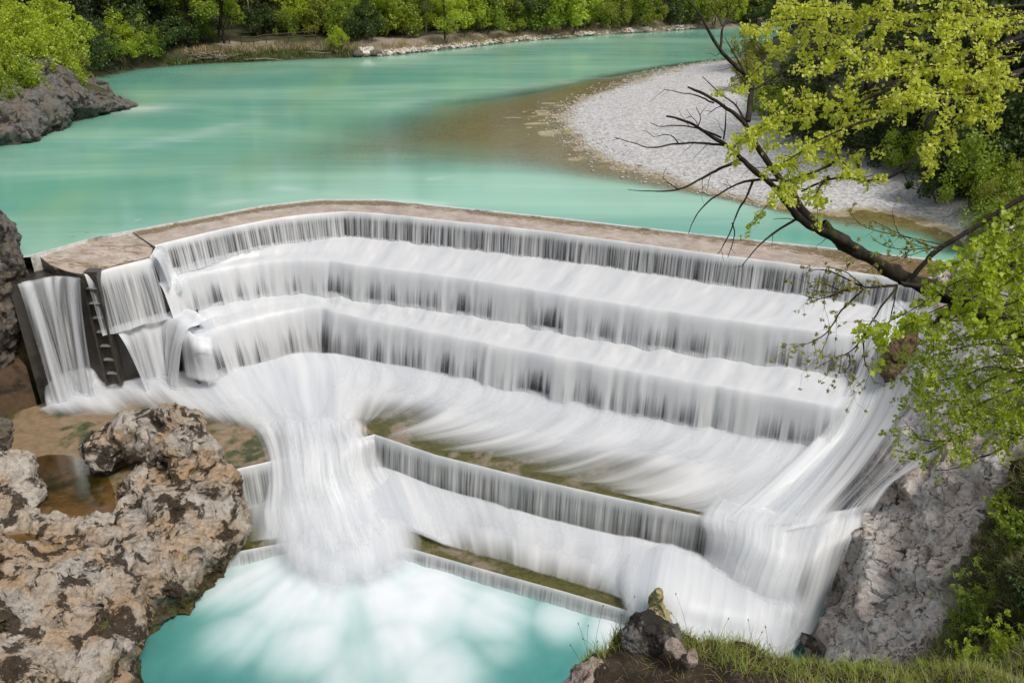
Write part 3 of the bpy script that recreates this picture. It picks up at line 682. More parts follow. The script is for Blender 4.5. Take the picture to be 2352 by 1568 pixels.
# the jet where the corner pours over the fourth lip
fj = fall(PZ(760, 1010, -6.6), 'thick white jet shooting over the bend of the fourth step')
patch('water_jet', [
    [(480, 930, -6.7, -.6), (580, 935, -6.6, .5), (680, 930, -6.4, 1.1), (750, 930, -6.35, 1.2), (820, 935, -6.4, .8), (900, 955, -6.6, -.4)],
    [(540, 1000, -6.75, -.5), (618, 998, -6.6, .55), (690, 990, -6.4, 1.0), (752, 988, -6.35, 1.0), (820, 990, -6.45, .55), (885, 998, -6.65, -.3)],
    [(575, 1062, -6.85, -.3), (635, 1052, -6.7, .6), (698, 1042, -6.5, .9), (760, 1034, -6.5, .85), (835, 1016, -6.6, .55), (910, 1008, -6.8, -.1)],
    [(575, 1122, -7.5, -.1), (642, 1112, -7.3, .7), (704, 1105, -7.15, .9), (766, 1096, -7.15, .85), (840, 1066, -7.4, .6), (920, 1040, -7.7, .1)],
    [(560, 1172, -8.3, .2), (642, 1172, -8.1, .9), (718, 1168, -8.0, 1.1), (790, 1160, -8.0, 1.0), (868, 1128, -8.25, .8), (950, 1095, -8.5, .4)],
    [(550, 1225, -8.9, .1), (645, 1230, -8.6, 1.0), (730, 1228, -8.45, 1.3), (810, 1220, -8.45, 1.3), (900, 1195, -8.5, .9), (990, 1165, -8.65, .3)],
    [(480, 1290, -9.5, .0), (610, 1300, -9.15, .9), (735, 1305, -8.95, 1.3), (840, 1300, -8.95, 1.3), (960, 1280, -9.05, .8), (1070, 1265, -9.25, .0)],
    [(400, 1400, -9.66, -.5), (580, 1440, -9.64, .4), (735, 1455, -9.6, .7), (880, 1450, -9.6, .7), (1040, 1420, -9.62, .4), (1180, 1380, -9.62, -.4)],
], fj, 120, 80, lump=.10, lumps=1.2, seed=95, amp=.9, clump=1.9, edge=(.12, .4, .14, .14))
patch('spray', [
    [(520, 1080, -8.5, 1.0), (640, 1080, -8.4, 1.3), (740, 1080, -8.35, 1.4), (830, 1070, -8.35, 1.4), (930, 1075, -8.4, 1.3), (1050, 1110, -8.5, 1.0)],
    [(500, 1150, -8.7, 1.0), (630, 1155, -8.45, 1.4), (740, 1152, -8.35, 1.5), (840, 1142, -8.35, 1.5), (945, 1145, -8.45, 1.4), (1070, 1175, -8.6, 1.0)],
    [(480, 1220, -9.0, 1.0), (615, 1225, -8.7, 1.4), (740, 1225, -8.55, 1.5), (850, 1215, -8.55, 1.5), (965, 1215, -8.65, 1.4), (1090, 1235, -8.85, 1.0)],
    [(450, 1290, -9.4, 1.0), (600, 1300, -9.15, 1.3), (740, 1302, -9.0, 1.5), (865, 1296, -9.0, 1.5), (990, 1288, -9.1, 1.3), (1120, 1295, -9.3, 1.0)],
    [(410, 1375, -9.62, .8), (585, 1400, -9.52, 1.0), (740, 1410, -9.46, 1.2), (880, 1405, -9.46, 1.2), (1020, 1385, -9.52, 1.0), (1150, 1365, -9.6, .8)],
    [(380, 1450, -9.66, .6), (570, 1500, -9.62, .9), (740, 1510, -9.58, 1.0), (890, 1505, -9.58, 1.0), (1050, 1480, -9.62, .9), (1190, 1430, -9.64, .6)],
], fj, 100, 100, lump=.07, lumps=2.2, seed=96, amp=.25, clump=1.2, uvs=(.7, .7), edge=(.4, .62, .45, .45), layers=2, gap=.07, thin=.2)
# foam between the fourth and the fifth step
f6 = empty('foam_apron', tuple(PZ(900, 1200, -8.6))); tag(f6, 'billowing foam on the low step between the fourth and lowest waterfalls', 'foam')
patch('foam_sheet', [
    [(520, 1150, -8.7, -.3), (590, 1135, -8.6, .8), (680, 1130, -8.5, 1.2), (780, 1105, -8.4, 1.6), (872, 1075, -8.35, 1.6), (1000, 1120, -8.35, 1.5), (1180, 1172, -8.35, 1.4), (1350, 1215, -8.3, 1.5), (1500, 1245, -8.3, 1.5), (1680, 1285, -8.2, 1.6)],
    [(505, 1190, -8.85, -.6), (590, 1180, -8.7, .6), (690, 1165, -8.55, 1.4), (800, 1145, -8.4, 1.7), (890, 1118, -8.4, 1.7), (1020, 1160, -8.45, 1.4), (1190, 1215, -8.5, 1.25), (1350, 1262, -8.5, 1.3), (1490, 1300, -8.5, 1.5), (1650, 1340, -8.4, 1.6)],
    [(500, 1235, -9.0, -.8), (590, 1220, -8.85, .4), (700, 1205, -8.65, 1.5), (810, 1190, -8.5, 1.8), (910, 1170, -8.5, 1.7), (1030, 1210, -8.7, 1.0), (1190, 1260, -8.75, .7), (1330, 1305, -8.75, .7), (1460, 1345, -8.75, 1.2), (1600, 1390, -8.6, 1.5)],
    [(500, 1270, -9.05, -.9), (590, 1250, -9.0, .4), (700, 1232, -8.85, 1.6), (815, 1222, -8.75, 1.8), (930, 1225, -8.8, 1.4), (1050, 1272, -8.97, .4), (1190, 1315, -8.97, .22), (1320, 1352, -8.97, .22), (1440, 1392, -8.97, .55), (1570, 1440, -8.9, 1.3)],
], f6, 60, 150, lump=.14, lumps=1.2, seed=97, amp=.2, clump=1.2, uvs=(.7, .7), lift=.05, edge=(.1, .12, .08, .1))
# water sliding down the right-hand rock, then the fall at its foot
fr_ = fall(PZ(2100, 800, -2.5), 'slanting rock chute at the right bank veiled in sheets of running water')
patch('water_sheet', [
    [(2005, 690, -1.35, 0.38), (2060, 690, -1.2, 1.05), (2105, 690, -.9, 0.78), (2150, 700, -.6, 0.58), (2200, 720, -.3, 0.58), (2260, 750, .1, 0.48), (2330, 770, .6, 0.38)],
    [(1970, 785, -2.0, 0.38), (2035, 790, -2.2, 1.05), (2095, 790, -2.0, 0.58), (2145, 800, -1.7, 0.78), (2205, 810, -1.3, 0.58), (2270, 830, -.7, 0.48), (2340, 850, 0, 0.48)],
    [(1925, 895, -3.7, 0.48), (1985, 900, -3.8, 1.15), (2050, 890, -3.4, 0.68), (2110, 890, -2.9, 0.48), (2180, 895, -2.4, 0.68), (2245, 910, -1.8, 0.58), (2310, 930, -1.2, 0.58)],
    [(1850, 1010, -5.4, 0.58), (1930, 1010, -5.4, 1.25), (2000, 990, -4.9, 0.68), (2060, 980, -4.3, 0.53), (2120, 975, -3.8, 0.48), (2190, 985, -3.2, 0.58), (2250, 1000, -2.6, 0.58)],
    [(1750, 1110, -6.25, 0.78), (1840, 1110, -6.2, 1.25), (1920, 1098, -5.9, 0.78), (1990, 1080, -5.4, 0.38), (2050, 1070, -4.9, 0.43), (2110, 1060, -4.45, 0.48), (2170, 1055, -4.0, 0.38)],
    [(1660, 1185, -6.7, 0.58), (1745, 1200, -6.68, 1.25), (1830, 1195, -6.55, 1.15), (1900, 1180, -6.3, 0.58), (1950, 1165, -6.0, 0.38), (2000, 1145, -5.7, 0.48), (2060, 1120, -5.2, 0.28)],
    [(1640, 1200, -6.78, 0.38), (1720, 1222, -6.78, 1.15), (1810, 1232, -6.75, 1.15), (1875, 1228, -6.7, 0.68), (1925, 1215, -6.6, 0.48), (1965, 1205, -6.5, 0.48), (2008, 1188, -6.3, 0.18)],
], fr_, 130, 90, lump=.22, lumps=1.2, seed=101, amp=1.5, clump=3.0, uvs=(.6, .5), lift=.12, edge=(.04, .14, .06, .12))
f7 = fall(PZ(1850, 1250, -6.9), 'wide white waterfall bulging down to the foot of the grey cliff')
patch('water_curtain', [
    [(1600, 1120, -6.6, -.2), (1690, 1150, -6.55, .3), (1770, 1170, -6.5, .8), (1840, 1180, -6.4, .9), (1900, 1172, -6.3, .9), (1955, 1158, -6.05, .8), (2000, 1146, -5.8, .5)],
    [(1560, 1172, -6.75, .5), (1660, 1196, -6.75, .9), (1740, 1212, -6.75, 1.2), (1810, 1225, -6.75, 1.2), (1880, 1222, -6.7, 1.1), (1940, 1214, -6.6, 1.0), (2000, 1198, -6.4, .8)],
    [(1570, 1215, -7.3, .4), (1665, 1240, -7.2, .8), (1735, 1260, -7.1, 1.2), (1800, 1275, -7.1, 1.1), (1865, 1275, -7.1, .9), (1925, 1255, -7.0, .6), (1975, 1240, -6.9, .1)],
    [(1572, 1260, -8.2, .4), (1655, 1290, -7.9, .8), (1715, 1315, -7.8, 1.0), (1780, 1335, -7.8, 1.3), (1845, 1340, -7.8, .7), (1905, 1320, -7.7, .6), (1950, 1300, -7.6, -.2)],
    [(1560, 1310, -8.7, 1.2), (1640, 1345, -8.6, 1.2), (1700, 1375, -8.6, 1.1), (1760, 1395, -8.6, 1.3), (1825, 1400, -8.6, 1.0), (1885, 1385, -8.5, .5), (1925, 1360, -8.4, -.4)],
    [(1540, 1370, -9.0, 1.4), (1620, 1410, -9.1, 1.5), (1680, 1440, -9.2, 1.5), (1740, 1460, -9.3, 1.5), (1800, 1465, -9.3, 1.4), (1855, 1445, -9.2, .8), (1890, 1415, -9.1, -.2)],
    [(1500, 1450, -9.4, 1.3), (1590, 1490, -9.55, 1.4), (1650, 1515, -9.6, 1.4), (1710, 1530, -9.6, 1.3), (1770, 1530, -9.6, 1.2), (1820, 1505, -9.6, .7), (1850, 1475, -9.5, -.3)],
], f7, 90, 90, lump=.20, lumps=1.3, seed=105, amp=.9, clump=1.8, uvs=(.8, .6), lift=.05, edge=(.05, .12, .12, .1))

patch('foam_sheet', [
    [(1400, 1215, -8.35, .0), (1500, 1232, -8.3, 1.2), (1600, 1250, -8.2, 1.5), (1700, 1290, -8.2, 1.5), (1790, 1330, -8.3, 1.3), (1880, 1360, -8.6, .2)],
    [(1370, 1262, -8.5, .3), (1480, 1285, -8.25, 1.4), (1590, 1310, -8.15, 1.5), (1700, 1345, -8.25, 1.5), (1795, 1385, -8.5, 1.4), (1880, 1400, -8.9, .2)],
    [(1370, 1320, -8.75, .3), (1470, 1345, -8.3, 1.5), (1580, 1375, -8.2, 1.6), (1690, 1405, -8.5, 1.6), (1790, 1435, -8.9, 1.4), (1870, 1440, -9.2, .2)],
    [(1385, 1390, -9.0, .1), (1470, 1400, -8.8, 1.2), (1570, 1430, -8.7, 1.5), (1680, 1460, -9.0, 1.5), (1780, 1485, -9.3, 1.3), (1855, 1480, -9.5, .1)],
    [(1420, 1450, -9.5, .3), (1500, 1470, -9.4, 1.2), (1590, 1500, -9.4, 1.4), (1680, 1520, -9.5, 1.4), (1770, 1535, -9.6, 1.2), (1840, 1520, -9.65, .1)],
], f6, 80, 90, lump=.20, lumps=1.3, seed=98, amp=.35, clump=1.5, uvs=(.8, .8), lift=.05, edge=(.2, .1, .2, .15))

# ---------------------------------------------------------------- the plunge pool
px_ = np.arange(-24, 14.5, .14); py_ = np.arange(9, 31, .14)
PX, PYY = np.meshgrid(px_, py_)
c0 = PZ(790, 1235, -9.7)
dx, dy = PX - c0[0], PYY - c0[1]
rr = np.hypot(dx, dy); an = np.arctan2(dx, -dy)
ray_n = f2(an * 3.2, rr * .18, 4, 7)
foam = np.zeros_like(PX)
for (x, y, r, w) in ((790, 1260, 4.0, 1.25), (700, 1350, 3.0, .9), (860, 1370, 3.2, .95), (600, 1330, 2.2, .85), (980, 1370, 2.8, .9), (1130, 1400, 2.0, .85), (520, 1360, 1.5, .7), (570, 1450, 1.8, .55), (1290, 1420, 1.3, .95), (1400, 1445, 1.2, 1.0), (900, 1480, 2.5, .85), (1000, 1545, 2.2, .75), (720, 1470, 2.2, .68), (830, 1550, 2.2, .6), (1130, 1490, 1.3, .45), (1500, 1490, 1.8, 1.2), (1650, 1520, 2.0, 1.2)):
    q = PZ(x, y, -9.7); foam = np.maximum(foam, w * np.exp(-(((PX - q[0]) ** 2 + (PYY - q[1]) ** 2) / r ** 2)))
ray_f = f2(an * 9, rr * .22, 4, 17)
foam = foam * (.88 + .55 * ray_n * sm(1.2, 6, rr) + .20 * ray_f * sm(1, 3, rr)) + .07 * f2(PX * .8, PYY * .8, 4, 9) * sm(.05, .4, foam)
hz = -9.7 + .16 * np.clip(foam, 0, 1.3) * (1 + .8 * f2(PX * .7, PYY * .7, 3, 12)) + .35 * np.exp(-(rr / 2.2) ** 2)
pool = grid_obj('pool', np.stack([PX, PYY, hz], -1), M_POOL, attrs={'foam': foam})
struct(pool)
# ---------------------------------------------------------------- rocks
def blob_mesh(blobs, voxel):
    bm = bmesh.new()
    for (c, r) in blobs:
        ret = bmesh.ops.create_icosphere(bm, subdivisions=4, radius=1.0)
        for v in ret['verts']: v.co = Vector((c[0] + v.co.x * r[0], c[1] + v.co.y * r[1], c[2] + v.co.z * r[2]))
    me = bpy.data.meshes.new('tmp'); bm.to_mesh(me); bm.free()
    o = bpy.data.objects.new('tmp', me); COL.objects.link(o)
    md = o.modifiers.new('r', 'REMESH'); md.mode = 'VOXEL'; md.voxel_size = voxel
    dg = bpy.context.evaluated_depsgraph_get(); ev = bpy.data.meshes.new_from_object(o.evaluated_get(dg))
    bpy.data.objects.remove(o); bpy.data.meshes.remove(me)
    return ev
def get_co(me): a = np.empty(len(me.vertices) * 3, np.float32); me.vertices.foreach_get('co', a); return a.reshape(-1, 3).astype(float)
def get_no(me): a = np.empty(len(me.vertices) * 3, np.float32); me.vertices.foreach_get('normal', a); return a.reshape(-1, 3).astype(float)
def facet(P, N, q, bs, k, seed, tilt=.5, step=.22, crack=.10):
    """flattens the surface towards broken planes, cell by cell"""
    d1, d2, cid, vec = cells(q / bs, seed); u, inv = np.unique(np.round(cid, 7), return_inverse=True); inv = inv.ravel(); cnt = np.bincount(inv).astype(float)
    C = np.stack([np.bincount(inv, P[:, a]) for a in range(3)], -1) / cnt[:, None]; M = np.stack([np.bincount(inv, N[:, a]) for a in range(3)], -1)
    h = _h(np.arange(len(u)), np.arange(len(u)) * 3, np.arange(len(u)) * 7, seed); M = M / (np.linalg.norm(M, axis=1)[:, None] + 1e-9) + tilt * np.stack([np.sin(h * 91), np.sin(h * 57 + 1), np.sin(h * 133 + 2)], -1)
    M /= np.linalg.norm(M, axis=1)[:, None] + 1e-9; w = ((P - C[inv]) * M[inv]).sum(1)
    lim = bs * .55; w = np.clip(w, -lim, lim)
    return P - M[inv] * (k * w)[:, None] + N * (bs * (step * (h[inv] - .5) - crack * (1 - sm(0, .07, d2 - d1))))[:, None]
def rough(me, big, mid, fine, block=0.0, bs=.8, seed=0, strata=0.0, flat=.0):
    """weathers a mesh: broad swells, broken planes, cracks, pits"""
    P = get_co(me); N = get_no(me)
    P = P + N * (big * fbm(P * .45, 3, seed))[:, None]
    if block:
        q = P + .22 * bs * np.stack([fbm(P * 1.1, 3, seed + 5), fbm(P * 1.1 + 9, 3, seed + 6), fbm(P * 1.1 + 19, 3, seed + 7)], -1); q = q * np.array([1, 1, 1.25])
        P = facet(P, N, q, bs * .62, .80, seed + 9)
        me.vertices.foreach_set('co', P.astype(np.float32).ravel()); me.update(); N = get_no(me)
        P = P + N * (block * .35 * fbm(P * 1.1, 3, seed + 40))[:, None]
        P = facet(P, N, q, bs * .22, .60, seed + 19)
        P = facet(P, get_no(me), q * np.array([1, 1, 1.2]), bs * .10, .5, seed + 29)
    P = P + N * (mid * .5 * fbm(P * np.array([1.5, 1.5, 2.2]), 4, seed + 20))[:, None]
    P = P + N * (fine * (fbm(P * 7, 3, seed + 30) - 1.0 * sm(.25, .6, fbm(P * 3.6, 3, seed + 33))))[:, None]
    me.vertices.foreach_set('co', P.astype(np.float32).ravel()); me.update()
    me.polygons.foreach_set('use_smooth', np.ones(len(me.polygons), bool))
def B(x, y, Y, rx, ry, rz): return (PY(x, y, Y), (rx, ry, rz))
def rock(name, label, blobs, voxel, mat, cat='rock', group=None, rel=True, **kw):
    me = blob_mesh(blobs, voxel); rough(me, **kw); me.materials.clear(); me.materials.append(mat); me.name = name
    o = link(name, me); return tag(o, label, cat, group)
rock('boulder', 'huge pitted grey and tan boulder between the weir floor and the turquoise pool', [
    B(320, 1000, 31.0, 1.25, 1.2, 1.1), B(250, 1030, 30.6, .95, 1.1, .95), B(400, 1010, 30.6, 1.45, 1.3, 1.25), B(365, 975, 30.9, .9, .9, .9),
    B(460, 1080, 29.3, 1.25, 1.3, 1.3), B(500, 1120, 28.6, .95, 1.1, 1.2), B(430, 1150, 28.2, 1.7, 1.5, 1.4), B(510, 1180, 28.0, .95, 1.4, 1.7),
    B(330, 1120, 28.4, 1.0, .9, .75), B(440, 1240, 27.0, 1.6, 1.5, 1.6), B(480, 1250, 27.2, .85, 1.3, 1.6), B(390, 1330, 25.6, 1.35, 1.4, 1.9), B(420, 1350, 25.9, 1.0, 1.3, 1.6),
    B(350, 1270, 26.0, 1.2, 1.2, 1.2), B(330, 1400, 24.6, .9, 1.2, 2.0), B(420, 1420, 26.2, 1.4, 1.6, 1.6), B(380, 1200, 27.2, 1.6, 1.4, 1.5), B(320, 1190, 27.3, .9, 1.0, .8), B(300, 1300, 25.4, 1.2, 1.2, 1.3), B(350, 1350, 25.0, 1.2, 1.2, 1.5), B(500, 1220, 27.6, 1.0, 1.3, 1.6), B(335, 1225, 26.2, 1.0, .9, .85), B(295, 1245, 25.8, 1.0, .9, .8)], .085, M_BOULDER, 'boulder',
    big=.20, mid=.10, fine=.05, block=.40, bs=2.1, seed=3)
rock('rock_shelf', 'long rough rock shelf at the lower left with brown stained hollows', [
    B(60, 1330, 23.5, 2.3, 1.6, 1.2), B(190, 1350, 23.4, 1.5, 1.5, 1.3), B(250, 1300, 24.4, .9, 1.2, 1.0), B(270, 1420, 22.5, 1.0, 1.5, 1.6), B(120, 1440, 22, 2.2, 1.8, 1.7), B(0, 1450, 21.5, 2.0, 2.2, 2.0),
    B(200, 1540, 20.6, 1.5, 1.8, 2.0), B(250, 1560, 20.9, .8, 1.4, 2.0), B(60, 1600, 19.5, 2.2, 2.0, 2.4), B(-80, 1560, 19.5, 2.4, 2.5, 2.6), B(-120, 1350, 22.5, 2.2, 2.4, 2.0), B(170, 1700, 19.6, 1.6, 2.2, 2.2)], .085, M_BOULDER, 'rock shelf',
    big=.22, mid=.10, fine=.05, block=.36, bs=2.2, seed=14)
rock('rock_ledge', 'pale smooth rock ledge at the left frame edge rising out of the shallow basin', [
    B(10, 1090, 28.6, 1.1, 1.5, .75), B(40, 1140, 27.9, 1.0, 1.3, .5), B(-60, 1100, 28.2, 1.4, 1.6, 1.0), B(20, 1200, 26.8, 1.2, .9, .42), B(140, 1215, 26.4, 1.6, .7, .38), B(230, 1205, 26.5, .9, .6, .4), B(-60, 1190, 27, 1.2, 1.2, .7)], .07, M_LEDGEROCK, 'rock',
    big=.18, mid=.06, fine=.05, block=.06, bs=.9, seed=23)
rock('rock_outcrop', 'low dark outcrop with bare pits between the two brown basins', [
    B(170, 1250, 25.4, .9, .5, .35), B(240, 1235, 25.6, .9, .6, .4), B(120, 1240, 25.6, .5, .35, .25)], .06, M_BOULDER, 'rock',
    big=.1, mid=.09, fine=.05, block=.08, bs=.5, seed=29)
rock('corner_rock', 'small grey rock knob cut by the left frame edge above the basin', [B(-10, 1010, 29.8, .55, .6, .7), B(0, 985, 30, .4, .5, .45)], .05, M_DARKROCK, 'rock', big=.1, mid=.06, fine=.04, block=.08, bs=.8, seed=31)
rock('left_cliff', 'dark lichen spotted cliff with a mossy front at the left end of the weir', [
    B(-40, 620, 36.6, 1.55, 2.0, 2.6), B(-45, 560, 37.2, 1.35, 1.8, 1.7), B(-30, 720, 36.2, 1.35, 1.6, 2.2), B(-38, 800, 35.9, 1.25, 1.5, 1.9), B(-160, 650, 37, 3.4, 3.2, 4.5), B(-150, 830, 36.6, 2.8, 2.5, 3.5)], .09, M_DARKROCK, 'cliff',
    big=.30, mid=.12, fine=.07, block=.16, bs=.9, seed=41)
# stained wall below the left cliff
cw = PZ(np.array([-120, 88, 78, -120]), np.array([1000, 932, 925, 940]), np.array([-6.85] * 4))
wv = np.array([PZ(-140, 1010, -6.9), PZ(86, 934, -6.9), PZ(60, 900, -6.9), PZ(-140, 960, -6.9)]); top = wv.copy(); top[:, 2] = -4.7
wm = mesh_from('wall', np.concatenate([wv, top]), [(3, 2, 1, 0), (4, 5, 6, 7), (0, 1, 5, 4), (1, 2, 6, 5), (2, 3, 7, 6), (3, 0, 4, 7)], M_RUST, False)
tag(link('concrete_wall', wm), 'rust brown concrete wall under the dark cliff at the left edge', 'wall')
# promontory far left
rock('rock_promontory', 'dark grey rock point sloping into the river at the upper left', [
    B(-60, 285, 63.5, 5.5, 4.5, 2.9), B(20, 258, 65.5, 4.2, 3.4, 2.4), B(75, 238, 68, 3.4, 3.2, 2.4), B(105, 205, 70.5, 2.2, 3.0, 2.2), B(130, 243, 70, 3.4, 2.6, 1.6), B(180, 242, 71.8, 3.0, 2.3, 1.15), B(230, 240, 73.4, 2.5, 1.6, .75), B(270, 241, 74.5, 1.6, .9, .38), B(170, 215, 76.5, 3, 3, 1.2), B(-30, 312, 61.8, 4, 2.2, 1.5), B(60, 287, 66, 3.6, 1.8, 1.0), B(120, 275, 69, 2.6, 1.2, .7)], .15, M_DARKROCK, 'rock',
    big=.35, mid=.25, fine=.10, block=.22, bs=2.4, seed=51)
rock('chute_rock', 'brown wet rock hump parting the slanting chute on the right', [B(2082, 782, 31.8, .42, .5, .6), B(2070, 802, 31.7, .45, .5, .6), B(2057, 825, 31.5, .40, .5, .6), B(2045, 850, 31.3, .28, .4, .5)], .045, M_BROWNROCK, 'rock', big=.10, mid=.05, fine=.03, block=.12, bs=.7, seed=61)
rock('mossy_rock', 'small pointed mossy rock standing in the foam behind the grassy mound', [B(1508, 1385, 23.5, .26, .3, .6), B(1498, 1420, 23.3, .36, .35, .5), B(1512, 1362, 23.6, .17, .2, .28), B(1520, 1430, 23.2, .34, .4, .6)], .035, M_MOSSROCK, 'rock', big=.04, mid=.05, fine=.02, block=.10, bs=.7, seed=71)
rock('foot_rock', 'low dark wet rocks at the foot of the right cliff by the foam', [B(1858, 1475, 22.8, .30, .45, .2), B(1885, 1500, 22.4, .35, .5, .3), B(1868, 1515, 22.2, .3, .4, .25)], .04, M_DARKROCK, 'rock', big=.1, mid=.06, fine=.03, block=.1, bs=.8, seed=73)

# right-hand cliff
cx = np.arange(10.4, 25.0, .07); cy = np.arange(11.5, 36.5, .07)
CX, CY = np.meshgrid(cx, cy)
gd = sdist(CX, CY, gorge_poly)
CZ = cliff_h(CX, CY)
dzx = np.gradient(CZ, .07, axis=1); dzy = np.gradient(CZ, .07, axis=0)
CN = np.stack([-dzx, -dzy, np.ones_like(CZ)], -1); CN /= np.linalg.norm(CN, axis=-1)[..., None]
CP_ = np.stack([CX, CY, CZ], -1)
dd = .22 * fbm(CP_ * .5, 3, 81) + .03 * fbm(CP_ * 5, 4, 85)
wq = np.stack([CX * .8 - CY * .35, CX * .35 + CY * .55, CZ * .9], -1) + .3 * np.stack([fbm(CP_ * .9, 3, 3), fbm(CP_ * .9 + 7, 3, 4), fbm(CP_ * .9 + 19, 3, 5)], -1)
F0 = CP_.reshape(-1, 3) + (CN * (.35 * fbm(CP_ * .6, 3, 11))[..., None]).reshape(-1, 3)
F1 = facet(F0, CN.reshape(-1, 3), wq.reshape(-1, 3), 1.5, .75, 77, .45, .5, .16); F1 = facet(F1, CN.reshape(-1, 3), wq.reshape(-1, 3), .5, .6, 78, .5, .38, .22); F1 = facet(F1, CN.reshape(-1, 3), wq.reshape(-1, 3), .2, .5, 79, .6, .4, .2)
CP_ = F1.reshape(CP_.shape)
dd = dd - .10 * sm(.2, .5, fbm(CP_ * np.array([1.6, 1.2, 2]), 4, 87))
CP_ = CP_ + CN * (dd + .12)[..., None]
CP_[..., 2] -= 6 * sm(.7, 2.0, gd) + .8 * sm(.0, .8, gd)
rim = np.minimum(np.minimum(CX - cx[0], cx[-1] - CX), np.minimum(CY - cy[0], cy[-1] - CY))
CP_[..., 2] -= 1.2 * (1 - sm(0, .8, rim))
def pixof(P):
    q = P - np.array([0, 0, CAM_H]); dep = q[..., 1] * CP - q[..., 2] * SP
    return 1176 + FPX * q[..., 0] / dep, 784 - FPX * (q[..., 1] * SP + q[..., 2] * CP) / dep
green_line = PZ(np.array([2370, 2310, 2262, 2215, 2195, 2170, 2120, 2060, 1990, 1900]), np.array([1040, 1100, 1180, 1260, 1330, 1420, 1480, 1520, 1545, 1600]), np.array([-1.9, -2.3, -3.1, -3.8, -4.2, -4.6, -5.3, -5.9, -6.9, -7.2]))
gpoly = np.concatenate([green_line, [[10, 5, 0], [60, 5, 0], [60, 36, 0]]])
gs = sdist(CX, CY, gpoly) + .6 * f2(CX * .9, CY * .9, 4, 91)
green_mask = sm(-.2, .7, gs)
def m_cliff_soil():
    m = M_CLIFF.copy(); m.name = 'cliff_rock_and_soil'; nt = m.node_tree
    out = [n for n in nt.nodes if n.type == 'OUTPUT_MATERIAL'][0]; sh = out.inputs[0].links[0].from_socket
    T = NT.__new__(NT); T.m = m; T.t = nt; T.out = out
    p = T.coord(kind='Position'); a = T.noise(p, 2.5, 6, .7); b = T.noise(p, 9, 5, .7)
    soil = T.mix(T.rng(a, .38, .62), (.05, .036, .02), (.045, .055, .014)); soil = T.mix(T.rng(b, .55, .72, 0, .7), soil, (.15, .12, .06))
    s2 = T.pbr(soil, .95, T.bump(b, .8, .1), .1)
    for l in list(out.inputs[0].links): nt.links.remove(l)
    nt.links.new(T.n('MixShader', {0: T.attr('soil'), 1: sh, 2: s2}).outputs[0], out.inputs[0]); return m
cliff = grid_obj('right_cliff', CP_, m_cliff_soil(), attrs={'soil': green_mask})
tag(cliff, 'broad pale grey cliff face with cracks and a pinkish lower slab on the right bank', 'cliff')

# near mound with bare soil front
def m_soil():
    t = NT('dark_soil'); p = t.coord(kind='Position')
    a = t.noise(p, 3, 6, .7); b = t.noise(p, 22, 5, .7)
    col = t.mix(t.rng(a, .35, .65), (.034, .025, .018), (.075, .056, .04)); col = t.mix(t.rng(b, .62, .7, 0, .9), col, (.20, .17, .14))
    return t.done(t.pbr(col, .95, t.bump(t.math('ADD', a, b), 1.0, .06), .15))
M_SOIL = m_soil()
MZ = 5.0
def mound_pt(x, y, d): return PD(x, y, d)
mb = []
for (x, y, d, r) in ((1400, 1600, 12.2, .42), (1470, 1530, 12.4, .40), (1480, 1590, 12.2, .48), (1560, 1545, 12.4, .38), (1560, 1600, 12.1, .5), (1640, 1560, 12.4, .36), (1650, 1610, 12.1, .5), (1700, 1560, 12.5, .33), (1740, 1590, 12.4, .36), (1790, 1600, 12.5, .34), (1860, 1605, 12.6, .34), (1940, 1610, 12.7, .36), (2030, 1610, 12.8, .36), (2130, 1612, 12.9, .36), (2240, 1615, 13.0, .36), (2360, 1615, 13.1, .36), (1600, 1700, 12, .7), (1800, 1720, 12, .8), (2000, 1740, 12, .9), (2250, 1750, 12, 1.0), (1450, 1690, 11.9, .6)):
    mb.append((PD(x, y, d), (r * 1.15, r * 1.2, r)))
mb = [(c + np.array([0, 0, .20]), r) for c, r in mb]
mound = rock('earth_mound', 'dark earth mound with a bare crumbling front under the grass in the foreground', mb, .03, M_SOIL, 'mound', big=.08, mid=.05, fine=.03, seed=91)
rock('mound_rock', 'blackish lichen grey rock crowning the grassy mound in the foreground', [(PD(1485, 1440, 12.2), (.24, .24, .24)), (PD(1510, 1465, 12.1), (.24, .2, .22)), (PD(1455, 1470, 12.1), (.2, .2, .22)), (PD(1535, 1455, 12.2), (.17, .2, .15)), (PD(1490, 1515, 12.35), (.3, .25, .25))], .018, M_DARKROCK, 'rock', big=.05, mid=.035, fine=.02, block=.03, bs=.42, seed=93)
rock('pale_stone', 'pinkish pale stone stuck in the soil of the mound beside the dark rock', [(PD(1550, 1488, 11.6), (.13, .11, .11)), (PD(1585, 1512, 11.55), (.10, .1, .17))], .014, M_STONE, 'stone', big=.02, mid=.025, fine=.012, block=.02, bs=.25, seed=94)
rock('edge_rock', 'grey and pink rock at the lower end of the mound by the pool', [(PD(1345, 1570, 12.0), (.3, .25, .3)), (PD(1385, 1545, 12.05), (.2, .2, .22)), (PD(1320, 1600, 12), (.3, .25, .25))], .02, M_STONE, 'rock', big=.07, mid=.04, fine=.02, block=.04, bs=.5, seed=95)
